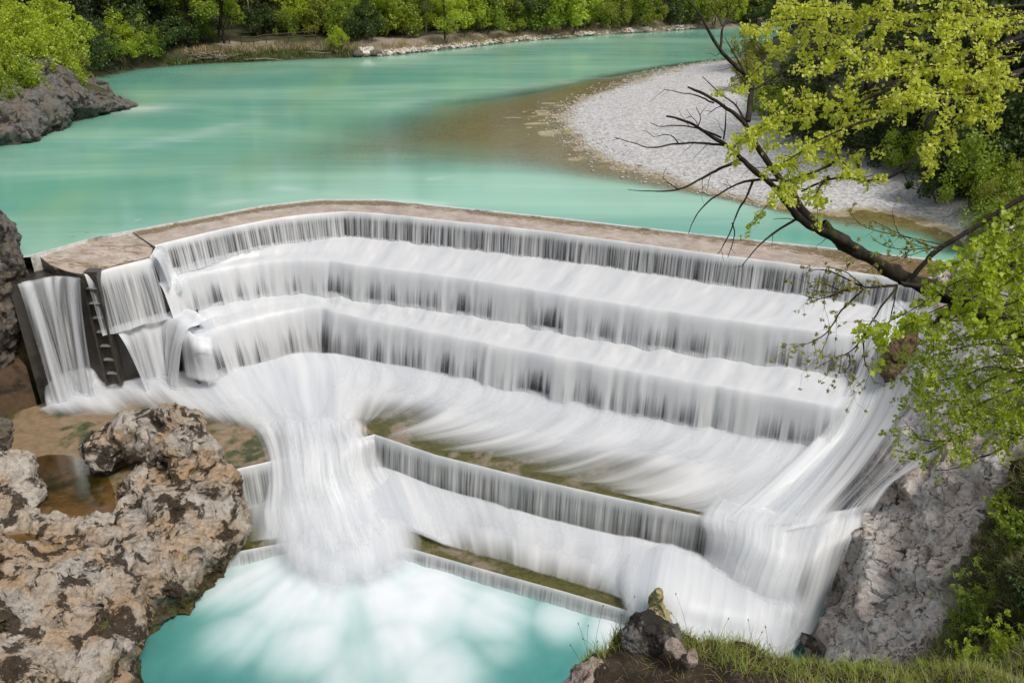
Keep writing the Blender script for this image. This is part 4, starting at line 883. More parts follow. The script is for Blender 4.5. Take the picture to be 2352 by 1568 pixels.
# shallow basins on the left shelf
def basin(label, pts, z):
    P = chaikin(np.concatenate([poly(pts, z), poly(pts[:1], z)]), 2)[:-1]; c = P.mean(0)
    V = np.concatenate([[c], P]); n = len(P)
    o = link('basin_water', mesh_from('basin_water', V, [(0, 1 + i, 1 + (i + 1) % n) for i in range(n)], M_BASIN)); tag(o, label, 'water', None, 'structure'); return o
def m_basin():
    t = NT('basin_water'); p = t.coord(kind='Position'); nb = t.bump(t.noise(p, 3, 3, .5), .05, .05)
    fr = t.n('Fresnel', {'IOR': 1.33, 'Normal': nb})
    fr.inputs['IOR'].default_value = 1.16
    return t.done(t.n('MixShader', {0: t.math('MULTIPLY', fr, .55), 1: t.n('BsdfTransparent', {'Color': (.72, .62, .45)}), 2: t.n('BsdfGlossy', {'Roughness': .12, 'Normal': nb})}))
M_BASIN = m_basin()
basin('still brown water in the shallow basin', [(60, 1060), (110, 1040), (200, 1050), (260, 1100), (270, 1190), (200, 1215), (120, 1210), (70, 1150)], -6.72)
basin('brown pool beside the rock shelf', [(-60, 1235), (60, 1222), (150, 1230), (250, 1255), (240, 1290), (120, 1300), (-60, 1300)], -6.7)
# ---------------------------------------------------------------- plants
def m_leaf(name, c1, c2, trans=.45, c3=None):
    t = NT(name); p = t.coord(kind='Position'); rnd = t.n('ObjectInfo').outputs['Random']
    a = t.noise(p, .45, 3, .6); b = t.noise(p, 5.0, 3, .6)
    f = t.math('ADD', t.math('MULTIPLY', t.rng(a, .3, .7), .5), t.math('MULTIPLY', rnd, .5))
    col = t.mix(f, c1, c2)
    col = t.mix(t.rng(b, .45, .7, 0, .6), col, c3 or tuple(1.5 * x for x in c2))
    d = t.n('BsdfDiffuse', {'Color': col}); tr = t.n('BsdfTranslucent', {'Color': t.mix(.5, col, tuple(min(1, 2.2 * x) for x in c2))})
    s = t.n('MixShader', {0: trans, 1: d, 2: tr}); g = t.n('BsdfGlossy', {'Roughness': .5})
    return t.done(t.n('MixShader', {0: .04, 1: s, 2: g}))
def m_bark(name, c1, c2, moss=0.0):
    t = NT(name); p = t.coord(kind='Position')
    a = t.noise(t.coord(1, 1, .25, 'Position'), 9, 5, .7)
    col = t.mix(t.rng(a, .35, .65), c1, c2)
    if moss: col = t.mix(t.rng(t.noise(p, 3.0, 5, .7), .62 - .2 * moss, .7 - .2 * moss), col, (.05, .065, .012))
    return t.done(t.pbr(col, .9, t.bump(a, .9, .03), .2))
L_BRIGHT = m_leaf('leaf_bright', (.25, .33, .016), (.36, .42, .028))
L_MID = m_leaf('leaf_mid', (.15, .22, .016), (.24, .31, .022))
L_OLIVE = m_leaf('leaf_olive', (.17, .20, .018), (.26, .275, .03))
L_DARK = m_leaf('leaf_dark', (.03, .055, .010), (.065, .10, .014), .3)
L_SPRUCE = m_leaf('leaf_spruce', (.012, .022, .010), (.025, .04, .012), .15)
L_ELM = m_leaf('leaf_elm', (.48, .56, .022), (.66, .71, .08), .5, (.64, .64, .16))
L_MAPLE = m_leaf('leaf_maple', (.22, .30, .012), (.36, .43, .028), .5)
L_BUD = m_leaf('leaf_bud', (.26, .25, .05), (.36, .34, .09), .4)
L_GRASS = m_leaf('grass_blade', (.06, .10, .012), (.12, .16, .02), .35, (.22, .20, .07))
L_STRAW = m_leaf('straw_blade', (.24, .18, .09), (.36, .28, .15), .3)
K_DARK = m_bark('bark_dark', (.022, .017, .013), (.05, .04, .032), .25)
K_BROWN = m_bark('bark_brown', (.05, .038, .027), (.10, .08, .06), .2)
K_PALE = m_bark('bark_pale', (.22, .20, .17), (.36, .33, .29))
K_WOOD = m_bark('weathered_wood', (.19, .155, .12), (.33, .28, .22))

class Tubes:
    def __init__(s): s.V = []; s.F = []; s.n = 0
    def add(s, P, r, k=6, wob=0.0):
        P = np.asarray(P, float); r = np.asarray(r, float) * np.ones(len(P)); T = np.gradient(P, axis=0); T /= np.linalg.norm(T, axis=1)[:, None] + 1e-9
        up = np.where(np.abs(T[:, 2:3]) > .9, np.array([[1.0, 0, 0]]), np.array([[0, 0, 1.0]])); A = np.cross(T, up); A /= np.linalg.norm(A, axis=1)[:, None] + 1e-9; Bv = np.cross(T, A)
        th = np.linspace(0, 2 * np.pi, k, endpoint=False)
        rr = r[:, None] * (1 + wob * vn(np.stack([np.repeat(np.arange(len(P))[:, None] * .7, k, 1), np.cos(th)[None] + 0 * r[:, None], np.sin(th)[None] * 1.3 + 0 * r[:, None] + P[0, 0]], -1), 3))
        V = P[:, None] + A[:, None] * (np.cos(th)[None] * rr)[..., None] + Bv[:, None] * (np.sin(th)[None] * rr)[..., None]
        b = s.n; n = len(P); i = np.arange(n - 1)[:, None] * k + b; j = np.arange(k)[None]; j2 = (j + 1) % k
        s.F.append(np.stack([i + j, i + j2, i + k + j2, i + k + j], -1).reshape(-1, 4)); s.V.append(V.reshape(-1, 3)); s.n += n * k
        c = np.array([[b + (n - 1) * k + q for q in (0, 1, 2, 3)]]) if k >= 4 else None
        if c is not None and k == 4: s.F.append(c)
    def mesh(s, name, mat): return mesh_from(name, np.concatenate(s.V), np.concatenate(s.F), mat, True)
def leaves(name, C, size, mat, rng, droop=.0, aspect=.75, fold=.18):
    """many small pointed leaves: centre points, sizes"""
    C = np.asarray(C, float); n = len(C); size = np.asarray(size) * np.ones(n)
    d = rng.normal(size=(n, 3)); d[:, 2] -= droop; d /= np.linalg.norm(d, axis=1)[:, None]
    q = rng.normal(size=(n, 3)); s = np.cross(d, q); s /= np.linalg.norm(s, axis=1)[:, None] + 1e-9; nn = np.cross(d, s)
    L = size[:, None]; W = L * aspect * .5
    a = C - d * L * .5; b = C + s * W + nn * L * fold * .5 - d * L * .08; c = C + d * L * .55; e = C - s * W + nn * L * fold * .5 - d * L * .08
    V = np.stack([a, b, c, e], 1).reshape(-1, 3); f = np.arange(n * 4).reshape(n, 4)
    F = np.concatenate([f[:, [0, 1, 2]], f[:, [0, 2, 3]]])
    return mesh_from(name, V, F, mat, False)
def clumps(rng, n, cen, rad, hollow=.5):
    d = rng.normal(size=(n, 3)); d /= np.linalg.norm(d, axis=1)[:, None]; r = (hollow + (1 - hollow) * rng.random(n)) ** .6
    return cen + d * r[:, None] * rad
def limb(p0, p1, n=7, bend=.12, rng=None):
    t = np.linspace(0, 1, n)[:, None]; L = np.linalg.norm(np.array(p1) - np.array(p0)); o = rng.normal(size=(n, 3)) * L * bend * .35; o[0] = 0
    return np.array(p0) * (1 - t) + np.array(p1) * t + np.cumsum(o, 0) * .4 * t
def broad_tree(seed, h, r, clear, nl, ls, leaf, bark, dens=22, tr=.16, lean=0.0):
    rng = np.random.default_rng(seed); T = Tubes()
    top = np.array([lean * h * .3, 0, h * .86]); tp = limb((0, 0, -.8), top, 12, .06, rng); T.add(tp, np.linspace(tr, tr * .25, 12), 8, .2)
    pts = []; sz = []
    for i in range(dens):
        z = clear + (h - clear) * (i + .5 * rng.random()) / dens; f = (z - clear) / (h - clear); a = rng.random() * 6.283
        w = r * (.35 + 1.0 * math.sin(math.pi * min(.93, .18 + .8 * f))) * (.45 + .6 * rng.random()) * .75
        base = tp[min(11, int((z - .25 * (h - clear) * rng.random()) / (h * .86) * 10.5) if z > 0 else 0)]
        cen = np.array([top[0] * z / h + math.cos(a) * w, math.sin(a) * w, z])
        T.add(limb(base, cen, 6, .2, rng), np.linspace(tr * .32, .012, 6), 4)
        cr = r * (.20 + .22 * rng.random()) * (1.15 - .4 * f)
        m = int(nl / dens * (.6 + .8 * rng.random()))
        pts.append(clumps(rng, m, cen, np.array([cr, cr, cr * .7]), .25)); sz.append(ls * (.6 + .8 * rng.random(m)))
    return T.mesh('trunk', bark), leaves('crown', np.concatenate(pts), np.concatenate(sz), leaf, rng, .2)
def spruce_tree(seed, h, r, nl, ls, clear=1.0):
    rng = np.random.default_rng(seed); T = Tubes(); T.add([(0, 0, -.8), (0, 0, h * .5), (0, 0, h)], [.22, .14, .02], 8)
    pts = []; sz = []; nb = 90
    for i in range(nb):
        f = i / nb; z = clear + (h - clear) * f; a = i * 2.4 + rng.random(); L = r * (1 - f) ** .8 * (.75 + .4 * rng.random()) + .2
        m = int(nl / nb * (1.5 - f)); t = rng.random(m) ** .7
        e = np.stack([np.cos(a) * L * t, np.sin(a) * L * t, z - .35 * L * t + .1 * L * t * t], -1) + rng.normal(size=(m, 3)) * np.array([.16, .16, .10])
        pts.append(e); sz.append(ls * (.6 + .8 * rng.random(m)))
        T.add([(0, 0, z), (math.cos(a) * L * .8, math.sin(a) * L * .8, z - .22 * L)], [.03, .01], 4)
    return T.mesh('trunk', K_DARK), leaves('crown', np.concatenate(pts), np.concatenate(sz), L_SPRUCE, rng, .6, .5)
def bush_plant(seed, h, r, nl, ls, leaf, bark=None, stems=9, up=.4):
    rng = np.random.default_rng(seed); T = Tubes(); pts = []; sz = []
    NC = stems * 5
    for i in range(NC):
        a = rng.random() * 6.283; w = r * (rng.random() ** .6) * 1.0; z = h * (.12 + .95 * rng.random() ** .8 * (1 - .6 * (w / r) ** 2))
        cen = np.array([math.cos(a) * w, math.sin(a) * w, z]); m = int(nl / NC * (.5 + rng.random()))
        if i < stems: T.add(limb((math.cos(a) * w * .2, math.sin(a) * w * .2, -.3), cen + np.array([0, 0, h * .15]), 7, .12, rng), np.linspace(.05, .01, 7), 5)
        cr = r * (.12 + .22 * rng.random()); pts.append(clumps(rng, m, cen, np.array([cr, cr, cr * (.8 + up)]), .1)); sz.append(ls * (.6 + .8 * rng.random(m)))
    return T.mesh('stems', bark or K_BROWN), leaves('crown', np.concatenate(pts), np.concatenate(sz), leaf, rng, .1)
PROTO = {
    'bright': [bush_plant(s, 5.2, 2.6, 5200, .20, L_BRIGHT) for s in (1, 2, 3)],
    'mid': [bush_plant(s, 5.0, 2.6, 5000, .20, L_MID) for s in (4, 5, 6)],
    'olive': [bush_plant(s, 4.6, 2.5, 4200, .20, L_OLIVE) for s in (7, 8)],
    'dark': [bush_plant(s, 4.6, 2.8, 5000, .22, L_DARK) for s in (9, 10)],
    'tree': [broad_tree(s, 12, 3.2, 2.4, 7000, .24, L_BRIGHT, K_DARK) for s in (11, 12)],
    'greentree': [broad_tree(s, 13, 3.4, 2.8, 7000, .26, L_MID, K_DARK, lean=.5) for s in (13, 14)],
    'darktree': [broad_tree(s, 15, 4.2, 4.2, 7000, .28, L_DARK, K_DARK, tr=.24, lean=.3) for s in (15, 16)],
    'pale': [broad_tree(s, 12, 1.8, 3.5, 2400, .20, L_OLIVE, K_PALE, tr=.09, lean=.2) for s in (17, 18)],
    'spruce': [spruce_tree(s, 17, 3.6, 7000, .28, .6) for s in (19, 20)],
}
KINDNAME = {'bright': ('bush', 'bush'), 'mid': ('bush', 'bush'), 'olive': ('bush', 'bush'), 'dark': ('bush', 'bush'), 'tree': ('broadleaf_tree', 'tree'), 'greentree': ('broadleaf_tree', 'tree'), 'darktree': ('broadleaf_tree', 'tree'), 'pale': ('birch_tree', 'tree'), 'spruce': ('spruce_tree', 'tree')}
_cnt = {}
def plant(kind, loc, scale, rz, label, group, tilt=0.0):
    k = _cnt.get(kind, 0); _cnt[kind] = k + 1; tm, cm = PROTO[kind][k % len(PROTO[kind])]; nm, cat = KINDNAME[kind]
    e = empty(nm, loc); e.rotation_euler = (0, tilt, rz); e.scale = (scale, scale, scale); tag(e, label, cat, group)
    link(tm.name.split('.')[0], tm, e); link('crown', cm, e); return e
def gz(p):
    h = G_BVH.ray_cast(Vector((p[0], p[1], 200)), Vector((0, 0, -1)))[0]; return float(h.z) if h is not None else 0.0
from mathutils.bvhtree import BVHTree
_gv = np.stack([GX, GY, GZ], -1).reshape(-1, 3); G_BVH = BVHTree.FromPolygons([tuple(v) for v in _gv], [tuple(q) for q in gridf(*GX.shape).tolist()])
def at_bank(x, y, z=1.2):                       # first ground met by the line of sight, kept off the water
    for k in range(60):
        d = Vector(ray(x, y)).normalized(); h = G_BVH.ray_cast(Vector((0, 0, CAM_H)), d)[0]
        if h is not None and h.z > .12: return (h.x, h.y, h.z - .05)
        y -= 2
    p = PZ(x, y, z); return (p[0], p[1], gz(p))
rv = random.Random(5)
FAR = [  # x, y of the foot, kind, scale, label
    (196, 160, 'spruce', .9, 'blackish conifer at the inner corner of the left bay behind the rock point'),
    (236, 148, 'mid', .8, 'rounded green bush overhanging the water right behind the dark conifer'),
    (284, 140, 'bright', .8, 'bright green bush leaning over the shaded left bay'),
    (330, 134, 'mid', .75, 'mid green bush between the bright bush and the bare soil bank'),
    (372, 126, 'dark', .65, 'low dark bush at the left edge of the bare soil bank'),
    (215, 140, 'dark', .9, 'black shaded bush at the waterline beside the dark conifer'),
    (310, 118, 'dark', 1.0, 'dark bush between the two straight black trunks'),
    (420, 108, 'dark', .8, 'dark undergrowth behind the driftwood pile'),
    (455, 96, 'mid', .8, 'green undergrowth at the foot of the leaning trunks'),
    (600, 84, 'dark', .7, 'dark shrub just behind the rails of the fence'),
    (660, 82, 'mid', .6, 'small green shrub behind the rails of the fence'),
    (256, 108, 'darktree', 1.0, 'dark tree with a straight black trunk above the bright bay bush'),
    (300, 100, 'darktree', 1.1, 'second black straight trunk standing left of the soil bank'),
    (345, 100, 'spruce', 1.0, 'dark spruce in the gloom above the bare soil bank'),
    (400, 98, 'greentree', 1.0, 'green tree with low veiled foliage left of the leaning trunks'),
    (462, 97, 'darktree', .95, 'tall dark leaning trunk above the driftwood pile'),
    (497, 99, 'greentree', .9, 'slim leaning tree just right of the tall dark trunk'),
    (516, 100, 'tree', 1.1, 'ivy clad bright tree at the left end of the rail fence'),
    (575, 74, 'pale', 1.0, 'thin pale trunk behind the left part of the rail fence'),
    (612, 70, 'spruce', .75, 'small dark spruce behind the middle of the rail fence'),
    (646, 72, 'pale', 1.1, 'white birch like trunk behind the middle of the rail fence'),
    (693, 76, 'bright', .85, 'sunny yellow green bush behind the right end of the rail fence'),
    (742, 80, 'olive', .85, 'olive brown thicket right of the rail fence'),
    (776, 112, 'bright', .42, 'small yellow bush low on the bank left of the stone pile'),
    (800, 84, 'mid', .85, 'mid green bush above the stone pile'),
    (836, 92, 'dark', .75, 'shady dark bush at the head of the sandy path'),
    (868, 82, 'bright', .95, 'light green bush above the sandy slope'),
    (905, 84, 'mid', 1.0, 'tall mid green bush left of the pale thin trunk'),
    (978, 80, 'pale', 1.1, 'pale thin trunk in the middle of the far bank bushes'),
    (945, 82, 'olive', .9, 'olive bush just left of the pale thin trunk'),
    (1022, 98, 'tree', .62, 'bright little tree with a dark stem standing forward on the sandy bank'),
    (1068, 80, 'bright', .95, 'bright bush right of the little dark stemmed tree'),
    (1112, 76, 'mid', 1.0, 'green bush in the middle of the straight bank edge'),
    (1160, 72, 'olive', .95, 'olive bush behind the tufts of dry grass'),
    (1204, 68, 'dark', .9, 'dark green bush in the gap left of the big bright bush'),
    (1250, 70, 'mid', 1.0, 'green bush touching the big bright bush on its left'),
    (1300, 74, 'bright', 1.25, 'big bright bush bulging over the path near the sandy spit'),
    (1345, 66, 'mid', .9, 'mid green bush at the right flank of the big bright bush'),
    (1396, 60, 'olive', .95, 'olive bush above the little grassy clearing'),
    (1440, 60, 'mid', 1.0, 'green bush right of the grassy clearing'),
    (1488, 58, 'olive', .95, 'olive bush above the stony right part of the far bank'),
    (1534, 56, 'dark', .9, 'dark bush right of the stony far bank'),
    (1580, 54, 'mid', .95, 'mid green bush behind the bare twigs of the leaning tree'),
    (1640, 52, 'olive', 1.0, 'olive bush at the far right bend of the river'),
    (1700, 50, 'bright', 1.0, 'light bush just seen at the bend behind the leaning tree'),
]
for (x, y, k, s, lab) in FAR:
    plant(k, at_bank(x, y), s * (1.3 if x > 780 and s > .55 else 1.1), rv.random() * 6.28, lab, 'trees and bushes on the far bank', .12 if 'leaning trunk' in lab or 'slim leaning' in lab else 0)
# bushes on the left rock point
for (x, y, Y, k, s, lab) in [
    (20, 190, 66, 'bright', .9, 'lime green bush filling the left edge above the rock point'), (75, 150, 71, 'bright', 1.05, 'tall lime bush on top of the rock point'),
    (130, 185, 73, 'bright', .75, 'light bush on the ridge of the rock point'), (55, 212, 65.5, 'mid', .6, 'drooping green bush low on the front of the rock point'),
    (165, 180, 77, 'olive', .75, 'olive shrub at the back edge of the rock point'), (10, 110, 75, 'bright', 1.2, 'sunlit yellow green bush in the upper left corner'),
    (140, 125, 79, 'bright', 1.1, 'bright leafy bush between the rock point and the dark conifer'), (60, 60, 82, 'greentree', .95, 'leaning dark limbed tree over the lime bushes in the upper left'),
    (5, 232, 63, 'mid', .5, 'small green bush above the dark rock at the left edge'), (185, 135, 84, 'dark', .85, 'dark shrub in the shade behind the rock point'),
    (105, 205, 70.5, 'bright', .5, 'low bright shrub leaning over the bare rock of the point')]:
    p = PY(x, y, Y); plant(k, tuple(p - np.array([0, 0, 1.2 * s])), s, rv.random() * 6.28, lab, 'bushes on the left rock point')
# right bank, above the gravel bar
for (x, y, k, s, lab) in [
    (1716, 140, 'olive', .75, 'pale olive willow at the upper end of the gravel bar'), (1712, 200, 'olive', .6, 'low olive willow at the edge of the gravel'),
    (1760, 268, 'mid', .6, 'small green bush where the gravel meets the right bank'), (1800, 240, 'dark', .8, 'dark bush behind the small green bush on the gravel edge'),
    (1850, 320, 'dark', .75, 'dark bush hanging over the gravel in the middle of the right bank'), (1930, 340, 'dark', .8, 'shaded bush behind the yellow leaf sprays above the gravel'),
    (2010, 372, 'dark', .75, 'dark leafy bush above the shaded lower end of the gravel'), (2090, 400, 'mid', .7, 'green bush above the grey shore slope'),
    (2160, 455, 'dark', .65, 'low dark bush at the lower right end of the gravel bar'), (2240, 470, 'mid', .75, 'mid green bush on the right bank above the weir end'),
    (1790, 120, 'darktree', .7, 'dark tree behind the willows at the top of the gravel bar'), (1880, 200, 'spruce', .6, 'dark conifer in the shade of the right bank'),
    (1980, 250, 'darktree', .65, 'dark tree on the right slope behind the shaded bushes'), (2080, 300, 'spruce', .65, 'black conifer higher on the right slope'),
    (2180, 340, 'darktree', .6, 'dark tree at the right above the grey shore slope'), (2290, 400, 'dark', 1.0, 'dark thicket at the right edge above the weir end'),
    (2285, 585, 'mid', .6, 'leafy green bush behind the right end of the weir crest'), (2345, 650, 'mid', .7, 'green bush at the right edge just above the rock chute'), (2335, 520, 'olive', .7, 'olive bush at the right edge level with the weir crest'),
    (1740, 90, 'dark', 1.0, 'dark bush at the river bend behind the leaning tree'), (2330, 300, 'spruce', .7, 'dark conifer at the right edge of the slope')]:
    plant(k, at_bank(x, y, 1.0), s, rv.random() * 6.28, lab, 'trees and bushes on the right bank')
# the wood behind, one mass
def woodland(name, label, spots, kinds, seed):
    rng = np.random.default_rng(seed); acc = {}
    for (x, y) in spots:
        k = kinds[int(rng.integers(len(kinds)))]; tm, cm = PROTO[k][int(rng.integers(2))]; s = .85 + .5 * rng.random(); a = rng.random() * 6.28; z = gz((x, y))
        M = np.array([[math.cos(a), -math.sin(a), 0], [math.sin(a), math.cos(a), 0], [0, 0, 1]]) * s
        for me in (tm, cm):
            V = get_co(me) @ M.T + np.array([x, y, z - .1]); acc.setdefault(me.materials[0].name, []).append((V, me))
    V = []; F = []; mi = []; n = 0; mats = []
    for mname, L in acc.items():
        mats.append(bpy.data.materials[mname])
        for (v, me) in L:
            nl = len(me.loops); k = nl // len(me.polygons); f = np.empty(nl, np.int32); me.loops.foreach_get('vertex_index', f)
            f = f.reshape(-1, k) + n; F.append(f if k == 3 else np.concatenate([f[:, [0, 1, 2]], f[:, [0, 2, 3]]])); mi.append(np.full(len(F[-1]), len(mats) - 1)); V.append(v); n += len(v)
    me = mesh_from(name, np.concatenate(V), np.concatenate(F), None, True)
    for m in mats: me.materials.append(m)
    me.polygons.foreach_set('material_index', np.concatenate(mi).astype(np.int32))
    return tag(link(name, me), label, 'woodland', None, 'stuff')
sp = []; rw = np.random.default_rng(8)
for i in range(46):
    u = i / 45; x = -250 + 2150 * u + rw.normal() * 18; p = at_bank(min(max(x, 150), 1800), np.interp(x, [150, 500, 800, 1300, 1800], [96, 66, 64, 52, 42]), 2)
    if x < 150: p = (p[0] - (150 - x) * .05, p[1] - 4, 0)
    for k in range(2): sp.append((p[0] + rw.normal() * 2, p[1] + 5 + 9 * k + rw.random() * 6))
woodland('woodland', 'shadowy mixed wood closing the view behind the far bank', sp, ['darktree', 'spruce', 'greentree', 'dark', 'spruce', 'darktree'], 4)
sp3 = []
for i in range(64):
    p = at_bank(600 + 1250 * i / 63, float(np.interp(600 + 1250 * i / 63, [600, 800, 1000, 1300, 1500, 1850], [74, 84, 78, 66, 56, 46])), 2); sp3.append((p[0] + rw.normal() * 1.2, p[1] + 2.5 + 4 * rw.random()))
woodland('woodland', 'continuous spring green thicket behind the bushes of the far bank', sp3, ['mid', 'olive', 'bright', 'mid', 'olive', 'tree'], 9)
sp2 = [(31 + rw.random() * 40, 60 + rw.random() * 60) for _ in range(26)] + [(26 + rw.random() * 16, 42 + rw.random() * 16) for _ in range(12)]
sp2 = [(x, y) for (x, y) in sp2 if sdist(np.array([x]), np.array([y]), veg_poly)[0] > 3]
woodland('woodland', 'dark wood covering the slope of the right bank', sp2, ['dark', 'darktree', 'spruce', 'mid', 'dark'], 6)
# ---------------------------------------------------------------- trees close to the camera
def pathP(pts, d0, d1=None, conv=(1, 0, 1, 0)):
    a = np.array(pts, float); x = conv[1] + a[:, 0] * conv[0]; y = conv[3] + a[:, 1] * conv[2]
    d = np.linspace(d0, d1 if d1 is not None else d0, len(a)); return PD(x, y, d)
def smooth_path(P, step=.06):
    P = chaikin(P, 2); L = np.sum(np.linalg.norm(np.diff(P, axis=0), axis=1)); return rs(P, max(4, int(L / step)))
class Spray:
    """branches with side twigs; collects wood and leaf places"""
    def __init__(s, seed): s.T = Tubes(); s.L = []; s.S = []; s.rng = np.random.default_rng(seed)
    def branch(s, P, r0, r1, twigs=0.0, tl=.5, tr=.006, sub=0, leaf=None, wob=.25, k=6, jag=.012):
        P = smooth_path(P); n = len(P); rng = s.rng
        P = P + np.cumsum(rng.normal(size=P.shape), 0) * jag * .3; s.T.add(P, np.linspace(r0, r1, n), k, wob)
        if leaf: s.leafy(P[int(n * leaf[3]):], *leaf[:3])
        L = np.sum(np.linalg.norm(np.diff(P, axis=0), axis=1)); m = int(L * twigs + rng.random())
        for _ in range(m):
            i = int(rng.integers(max(1, n // 8), n)); d = P[min(i + 1, n - 1)] - P[max(i - 1, 0)]; d /= np.linalg.norm(d) + 1e-9
            q = rng.normal(size=3); q -= d * (q @ d); q /= np.linalg.norm(q); e = d * (.5 + .3 * rng.random()) + q * .8; e /= np.linalg.norm(e)
            l = tl * (.35 + .8 * rng.random()); nn = 6; Q = P[i] + e * np.linspace(0, l, nn)[:, None]; Q = Q + np.cumsum(rng.normal(size=Q.shape), 0) * l * .05 * np.linspace(0, 1, nn)[:, None]
            Q[:, 2] -= .12 * l * np.linspace(0, 1, nn) ** 2
            if sub: s.branch(Q, tr, tr * .35, twigs * 1.2, tl * .5, tr * .6, sub - 1, leaf and (leaf[0], leaf[1], leaf[2], 0), wob, 4)
            else:
                s.T.add(Q, np.linspace(tr, tr * .3, nn), 4)
                if leaf: s.leafy(Q[1:], *leaf[:3])
    def leafy(s, P, dens, spread, size, per=8):
        """leaves in tufts along a twig"""
        L = np.sum(np.linalg.norm(np.diff(P, axis=0), axis=1)); m = max(1, int(L * dens / per + s.rng.random())); t = s.rng.random(m) * (len(P) - 1); i = t.astype(int); f = (t - i)[:, None]
        C = P[i] * (1 - f) + P[np.minimum(i + 1, len(P) - 1)] * f; C = np.repeat(C, per, 0); n = len(C)
        C = C + s.rng.normal(size=(n, 3)) * spread * .8 - np.array([0, 0, spread * .7]); s.L.append(C); s.S.append(size * (.45 + .9 * s.rng.random(n)))
    def build(s, root, bark, leafmat, wood='branches', foliage='leaves', droop=.5, aspect=.75):
        o = np.array(root.location); me = s.T.mesh(wood, bark); V = get_co(me) - o; me.vertices.foreach_set('co', V.astype(np.float32).ravel()); me.update(); link(wood, me, root)
        if s.L: link(foliage, leaves(foliage, np.concatenate(s.L) - o, np.concatenate(s.S), leafmat, s.rng, droop, aspect), root)
def trunk_part(root, P, r0, r1, bark, name='trunk', k=12, wob=.35):
    T = Tubes(); P = smooth_path(P, .08); P = P + np.cumsum(np.random.default_rng(3).normal(size=P.shape), 0) * .004; T.add(P - np.array(root.location), np.linspace(r0, r1, len(P)) * (1 + .12 * vn(P * 5, 4)), k, wob); link(name, T.mesh(name, bark), root)
Z3 = (.375, 1568, .375, 0); Z6 = (.1875, 1911, .1875, 490); Z7 = (.375, 1666, .375, 588)
def ground_end(p, dx=.6): g = gz((p[0] + dx, p[1])); return np.array([p[0] + dx, p[1], g - .4])

# 1. leaning, mostly bare tree
base = PD(2520, 850, 11.6); lt = empty('leaning_tree', tuple(ground_end(base, 1.2)))
tag(lt, 'dark mossy tree leaning out from the right with bare crooked branches over the weir', 'tree', None)
P = np.concatenate([[ground_end(base, 1.2)], [base + np.array([.5, 0, -2.0])], [base], pathP([(2352, 770), (2258, 722), (2180, 685), (2110, 655), (2040, 626), (1980, 590), (1920, 552), (1880, 522)], 11.5, 11.2)])
trunk_part(lt, P, .21, .088, K_DARK)
S = Spray(101); bare = dict(twigs=2.2, tl=.45, tr=.007, sub=1)
stemL = pathP([(1060, 1520), (1000, 1490), (900, 1435), (760, 1390), (690, 1330), (620, 1240), (550, 1140), (440, 1060), (370, 990), (280, 910), (160, 840), (90, 790), (0, 750), (-90, 720)], 11.2, 10.6, Z3)
stemR = pathP([(1060, 1540), (960, 1450), (850, 1390), (790, 1340), (720, 1260), (680, 1190), (600, 1090), (540, 1020), (490, 950), (440, 850), (380, 750), (300, 690), (230, 640), (150, 590), (40, 545)], 11.3, 11.9, Z3)
S.branch(stemL, .062, .010, 1.5, .45, .008, 1, k=8); S.branch(stemR, .072, .013, 1.5, .45, .008, 1, k=8)
up = pathP([(400, 745), (415, 640), (425, 530), (390, 460), (300, 390), (230, 310), (170, 220), (120, 120), (60, 40), (-60, -60)], 11.9, 12.4, Z3)
S.branch(up, .042, .010, 1.8, .5, .008, 1, k=7)
for pts, r in (([(230, 310), (240, 160), (330, 60), (380, -20)], .02), ([(390, 460), (310, 310), (260, 230)], .018), ([(240, 160), (220, 90), (160, 20)], .012), ([(400, 470), (380, 340)], .01), ([(440, 850), (330, 640), (250, 600), (120, 480)], .018), ([(430, 830), (560, 780), (640, 760)], .014),
    ([(120, 120), (60, 110), (-40, 40)], .012), ([(425, 530), (560, 510), (700, 480)], .014)):
    S.branch(pathP(pts, 11.9, 12.1, Z3), r, .005, 1.8, .3, .005, 0)
for pts, r in (([(1700, 368), (1640, 395), (1600, 416), (1560, 436), (1500, 440), (1445, 433)], .022), ([(1560, 436), (1530, 420), (1520, 412)], .01), ([(1785, 415), (1730, 412), (1690, 420), (1640, 450), (1610, 475), (1595, 500), (1580, 532)], .020), ([(1730, 415), (1718, 445), (1695, 480), (1682, 512), (1670, 545), (1648, 585)], .017), ([(1682, 512), (1690, 540), (1668, 590)], .009),
    ([(1828, 503), (1775, 538), (1742, 570), (1708, 612)], .018), ([(1690, 335), (1640, 330), (1590, 328), (1550, 332), (1500, 345), (1455, 332), (1412, 320)], .019), ([(1655, 318), (1600, 295), (1550, 290), (1512, 294), (1488, 284)], .014), ([(1600, 295), (1612, 270), (1598, 245)], .008), ([(1640, 236), (1610, 220), (1580, 214), (1528, 203)], .012), ([(1662, 320), (1668, 270), (1660, 240)], .012), ([(1560, 332), (1540, 305), (1500, 312)], .009)):
    S.branch(pathP(pts, 11.0, 10.7), r, .004, 2.4, .28, .0045, 0, k=5)
S.build(lt, K_DARK, None)

